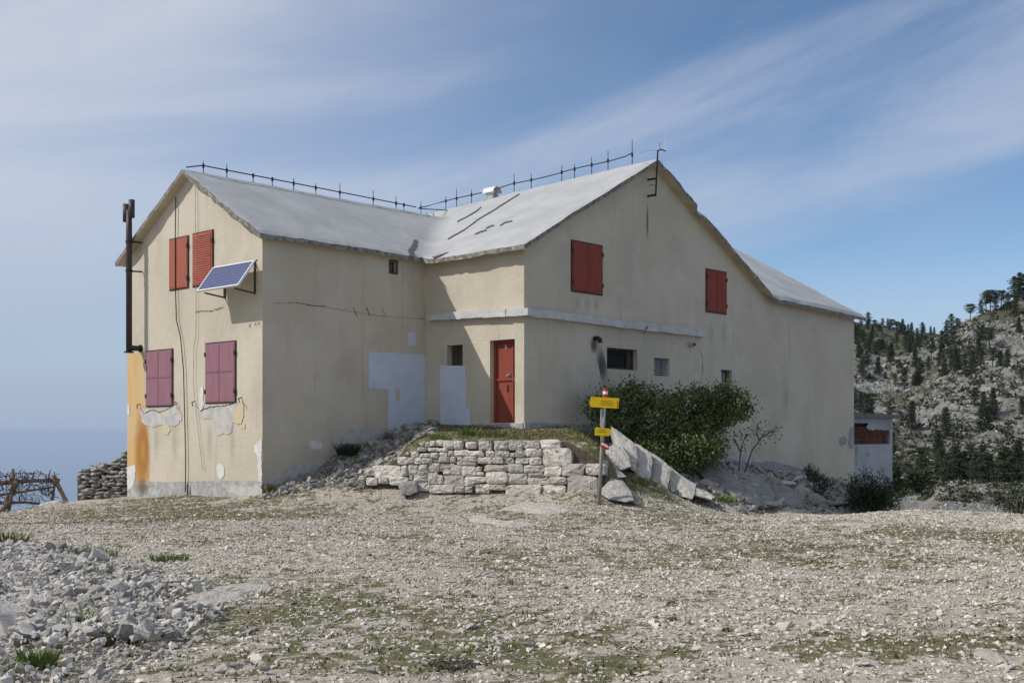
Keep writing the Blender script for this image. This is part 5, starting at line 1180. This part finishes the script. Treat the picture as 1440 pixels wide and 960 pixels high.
def pine(px, d, hgt_, var, label, group):
    me_t, me_c, h = PV[var]; z = hz1(px, d); s_ = hgt_/h
    e = bpy.data.objects.new('pine_tree', None); C.objects.link(e); e.location = ((px-720)/F*d, d, z-.2); e.rotation_euler = (0, 0, rnd.uniform(0, 6.28)); e.scale = (s_*rnd.uniform(.9, 1.15),)*2+(s_,)
    tag(e, label, 'tree', group)
    for nm, me in (('trunk', me_t), ('crown', me_c)): o = bpy.data.objects.new(nm, me); C.objects.link(o); o.parent = e
    return e
k = 0
while k < 80:                              # the dense wood at the foot of the slope
    px = rnd.uniform(1285, 1500); d = rnd.uniform(172, 206)
    if px < 1325 and rnd.random() < .5: continue
    pine(px, d, rnd.uniform(5., 8.), rnd.choice((0, 0, 1, 3, 4)), 'dark pine standing in the dense wood at the foot of the hillside', 'pines in the wood'); k += 1
k = 0
while k < 84:                             # scattered over the near slope
    px = rnd.uniform(1195, 1500); d = rnd.uniform(235, 392); X = (px-720)/F*d
    if float(fbm(np.array([X/26]), np.array([d/26]), 3, 77)[0])+rnd.uniform(-.3, .3) < .0: continue
    pine(px, d, rnd.uniform(3.5, 7.5), rnd.choice((0, 1, 2, 3, 3, 4, 4, 5)), 'pine growing alone among pale rocks on the near hillside', 'pines on the rocky slope'); k += 1
for px, hgt_, v in ((1331,5,4),(1338,6,3),(1346,4,2),(1364,6.5,5),(1386,8,2),(1392,8.5,5),(1400,6,3),(1408,7,5),(1426,9,3),(1433,10,0),(1440,9,3),(1446,8,1),(1458,8,2),(1380,5,4),(1418,6,4)):
    pine(px, DR-4+rnd.uniform(-8, 3), hgt_, v, 'wind shaped pine on the skyline of the near rocky ridge', 'pines on the near skyline')
k = 0
while k < 112:                              # wood on the far ridge
    px = rnd.uniform(1185, 1345); d = rnd.uniform(500, 588); pine(px, d, rnd.uniform(4., 6.5), rnd.choice((0, 3, 3, 4, 1, 2)), 'small dark pine in the wood covering the far ridge', 'pines on the far ridge'); k += 1
for px, d, hgt_, v in ((1262,118,5.5,1),(1272,122,5,0),(1291,125,6.5,5),(1303,122,6.5,2),(1282,120,5.5,4),(1246,120,7,3),(1330,128,6,1),(1372,95,2.6,4),(1350,100,2.,3)):
    pine(px, d, hgt_, v, 'nearer pine at the clearing below the annex shed', 'pines in the clearing')
# low scrub over the slope
N = 7600; px = rng.uniform(1180, 1520, N); d = np.exp(rng.uniform(math.log(70), math.log(600), N)); X = (px-720)/F*d
keep = (fbm(X/22, d/22, 4, 91)+.25*(d > DR) > -.05); px, d, X = px[keep], d[keep], X[keep]; r0 = rng.uniform(.35, 1.1, len(d))*np.clip(d/220, .35, 1.3)
Z = hill_z(px, d); q = np.repeat(np.stack([X, d, Z], -1), 14, 0); R0 = np.repeat(r0, 14); off = rng.normal(size=(len(q), 3)); off[:, 2] = np.abs(off[:, 2])*.8
o = leaf_mesh('hillside_scrub', q+off*R0[:, None]*.5, R0*.75, M['scrub'], 17, .7); tag(o, 'low dark scrub scattered over the rocky hillside', 'scrub', kind='stuff')

N = 34000; px = rng.uniform(1185, 1500, N); d = np.exp(rng.uniform(math.log(62), math.log(420), N)); X = (px-720)/F*d
keep = fbm(X/14, d/14, 4, 95)+rng.uniform(-.25, .25, N) > -.08; px, d, X = px[keep], d[keep], X[keep]; sz = np.exp(rng.normal(0, .45, len(d)))*np.clip(d/900, .07, .36)
M['hill_rock'] = mk('hillside_rocks', [(.36,.345,.315), (.23,.22,.20)], .6, 1., tint=.45)
o = scatter('hillside_rocks', VARM, np.stack([X, d, hill_z(px, d)+sz*.1], -1), sz, M['hill_rock'], 18, .6); tag(o, 'broken pale rocks strewn over the hillside', 'rocks', kind='stuff')
# distant air over the sea
h = MB(); B_ = 352000.; h.hexa([(x, y, z) for z in (-1301., 95.) for x, y in ((-B_, -B_), (B_, -B_), (B_, B_), (-B_, B_))]); hm = bpy.data.materials.new('sea_air'); hm.use_nodes = True; t = hm.node_tree; t.nodes.clear()
pv = t.nodes.new('ShaderNodeVolumePrincipled'); pv.inputs['Density'].default_value = 3e-5; pv.inputs['Color'].default_value = (.66, .80, 1., 1); ot = t.nodes.new('ShaderNodeOutputMaterial'); t.links.new(pv.outputs[0], ot.inputs['Volume'])
o = h.build('haze', hm); tag(o, 'pale blue haze over the distant sea', 'haze', kind='stuff')
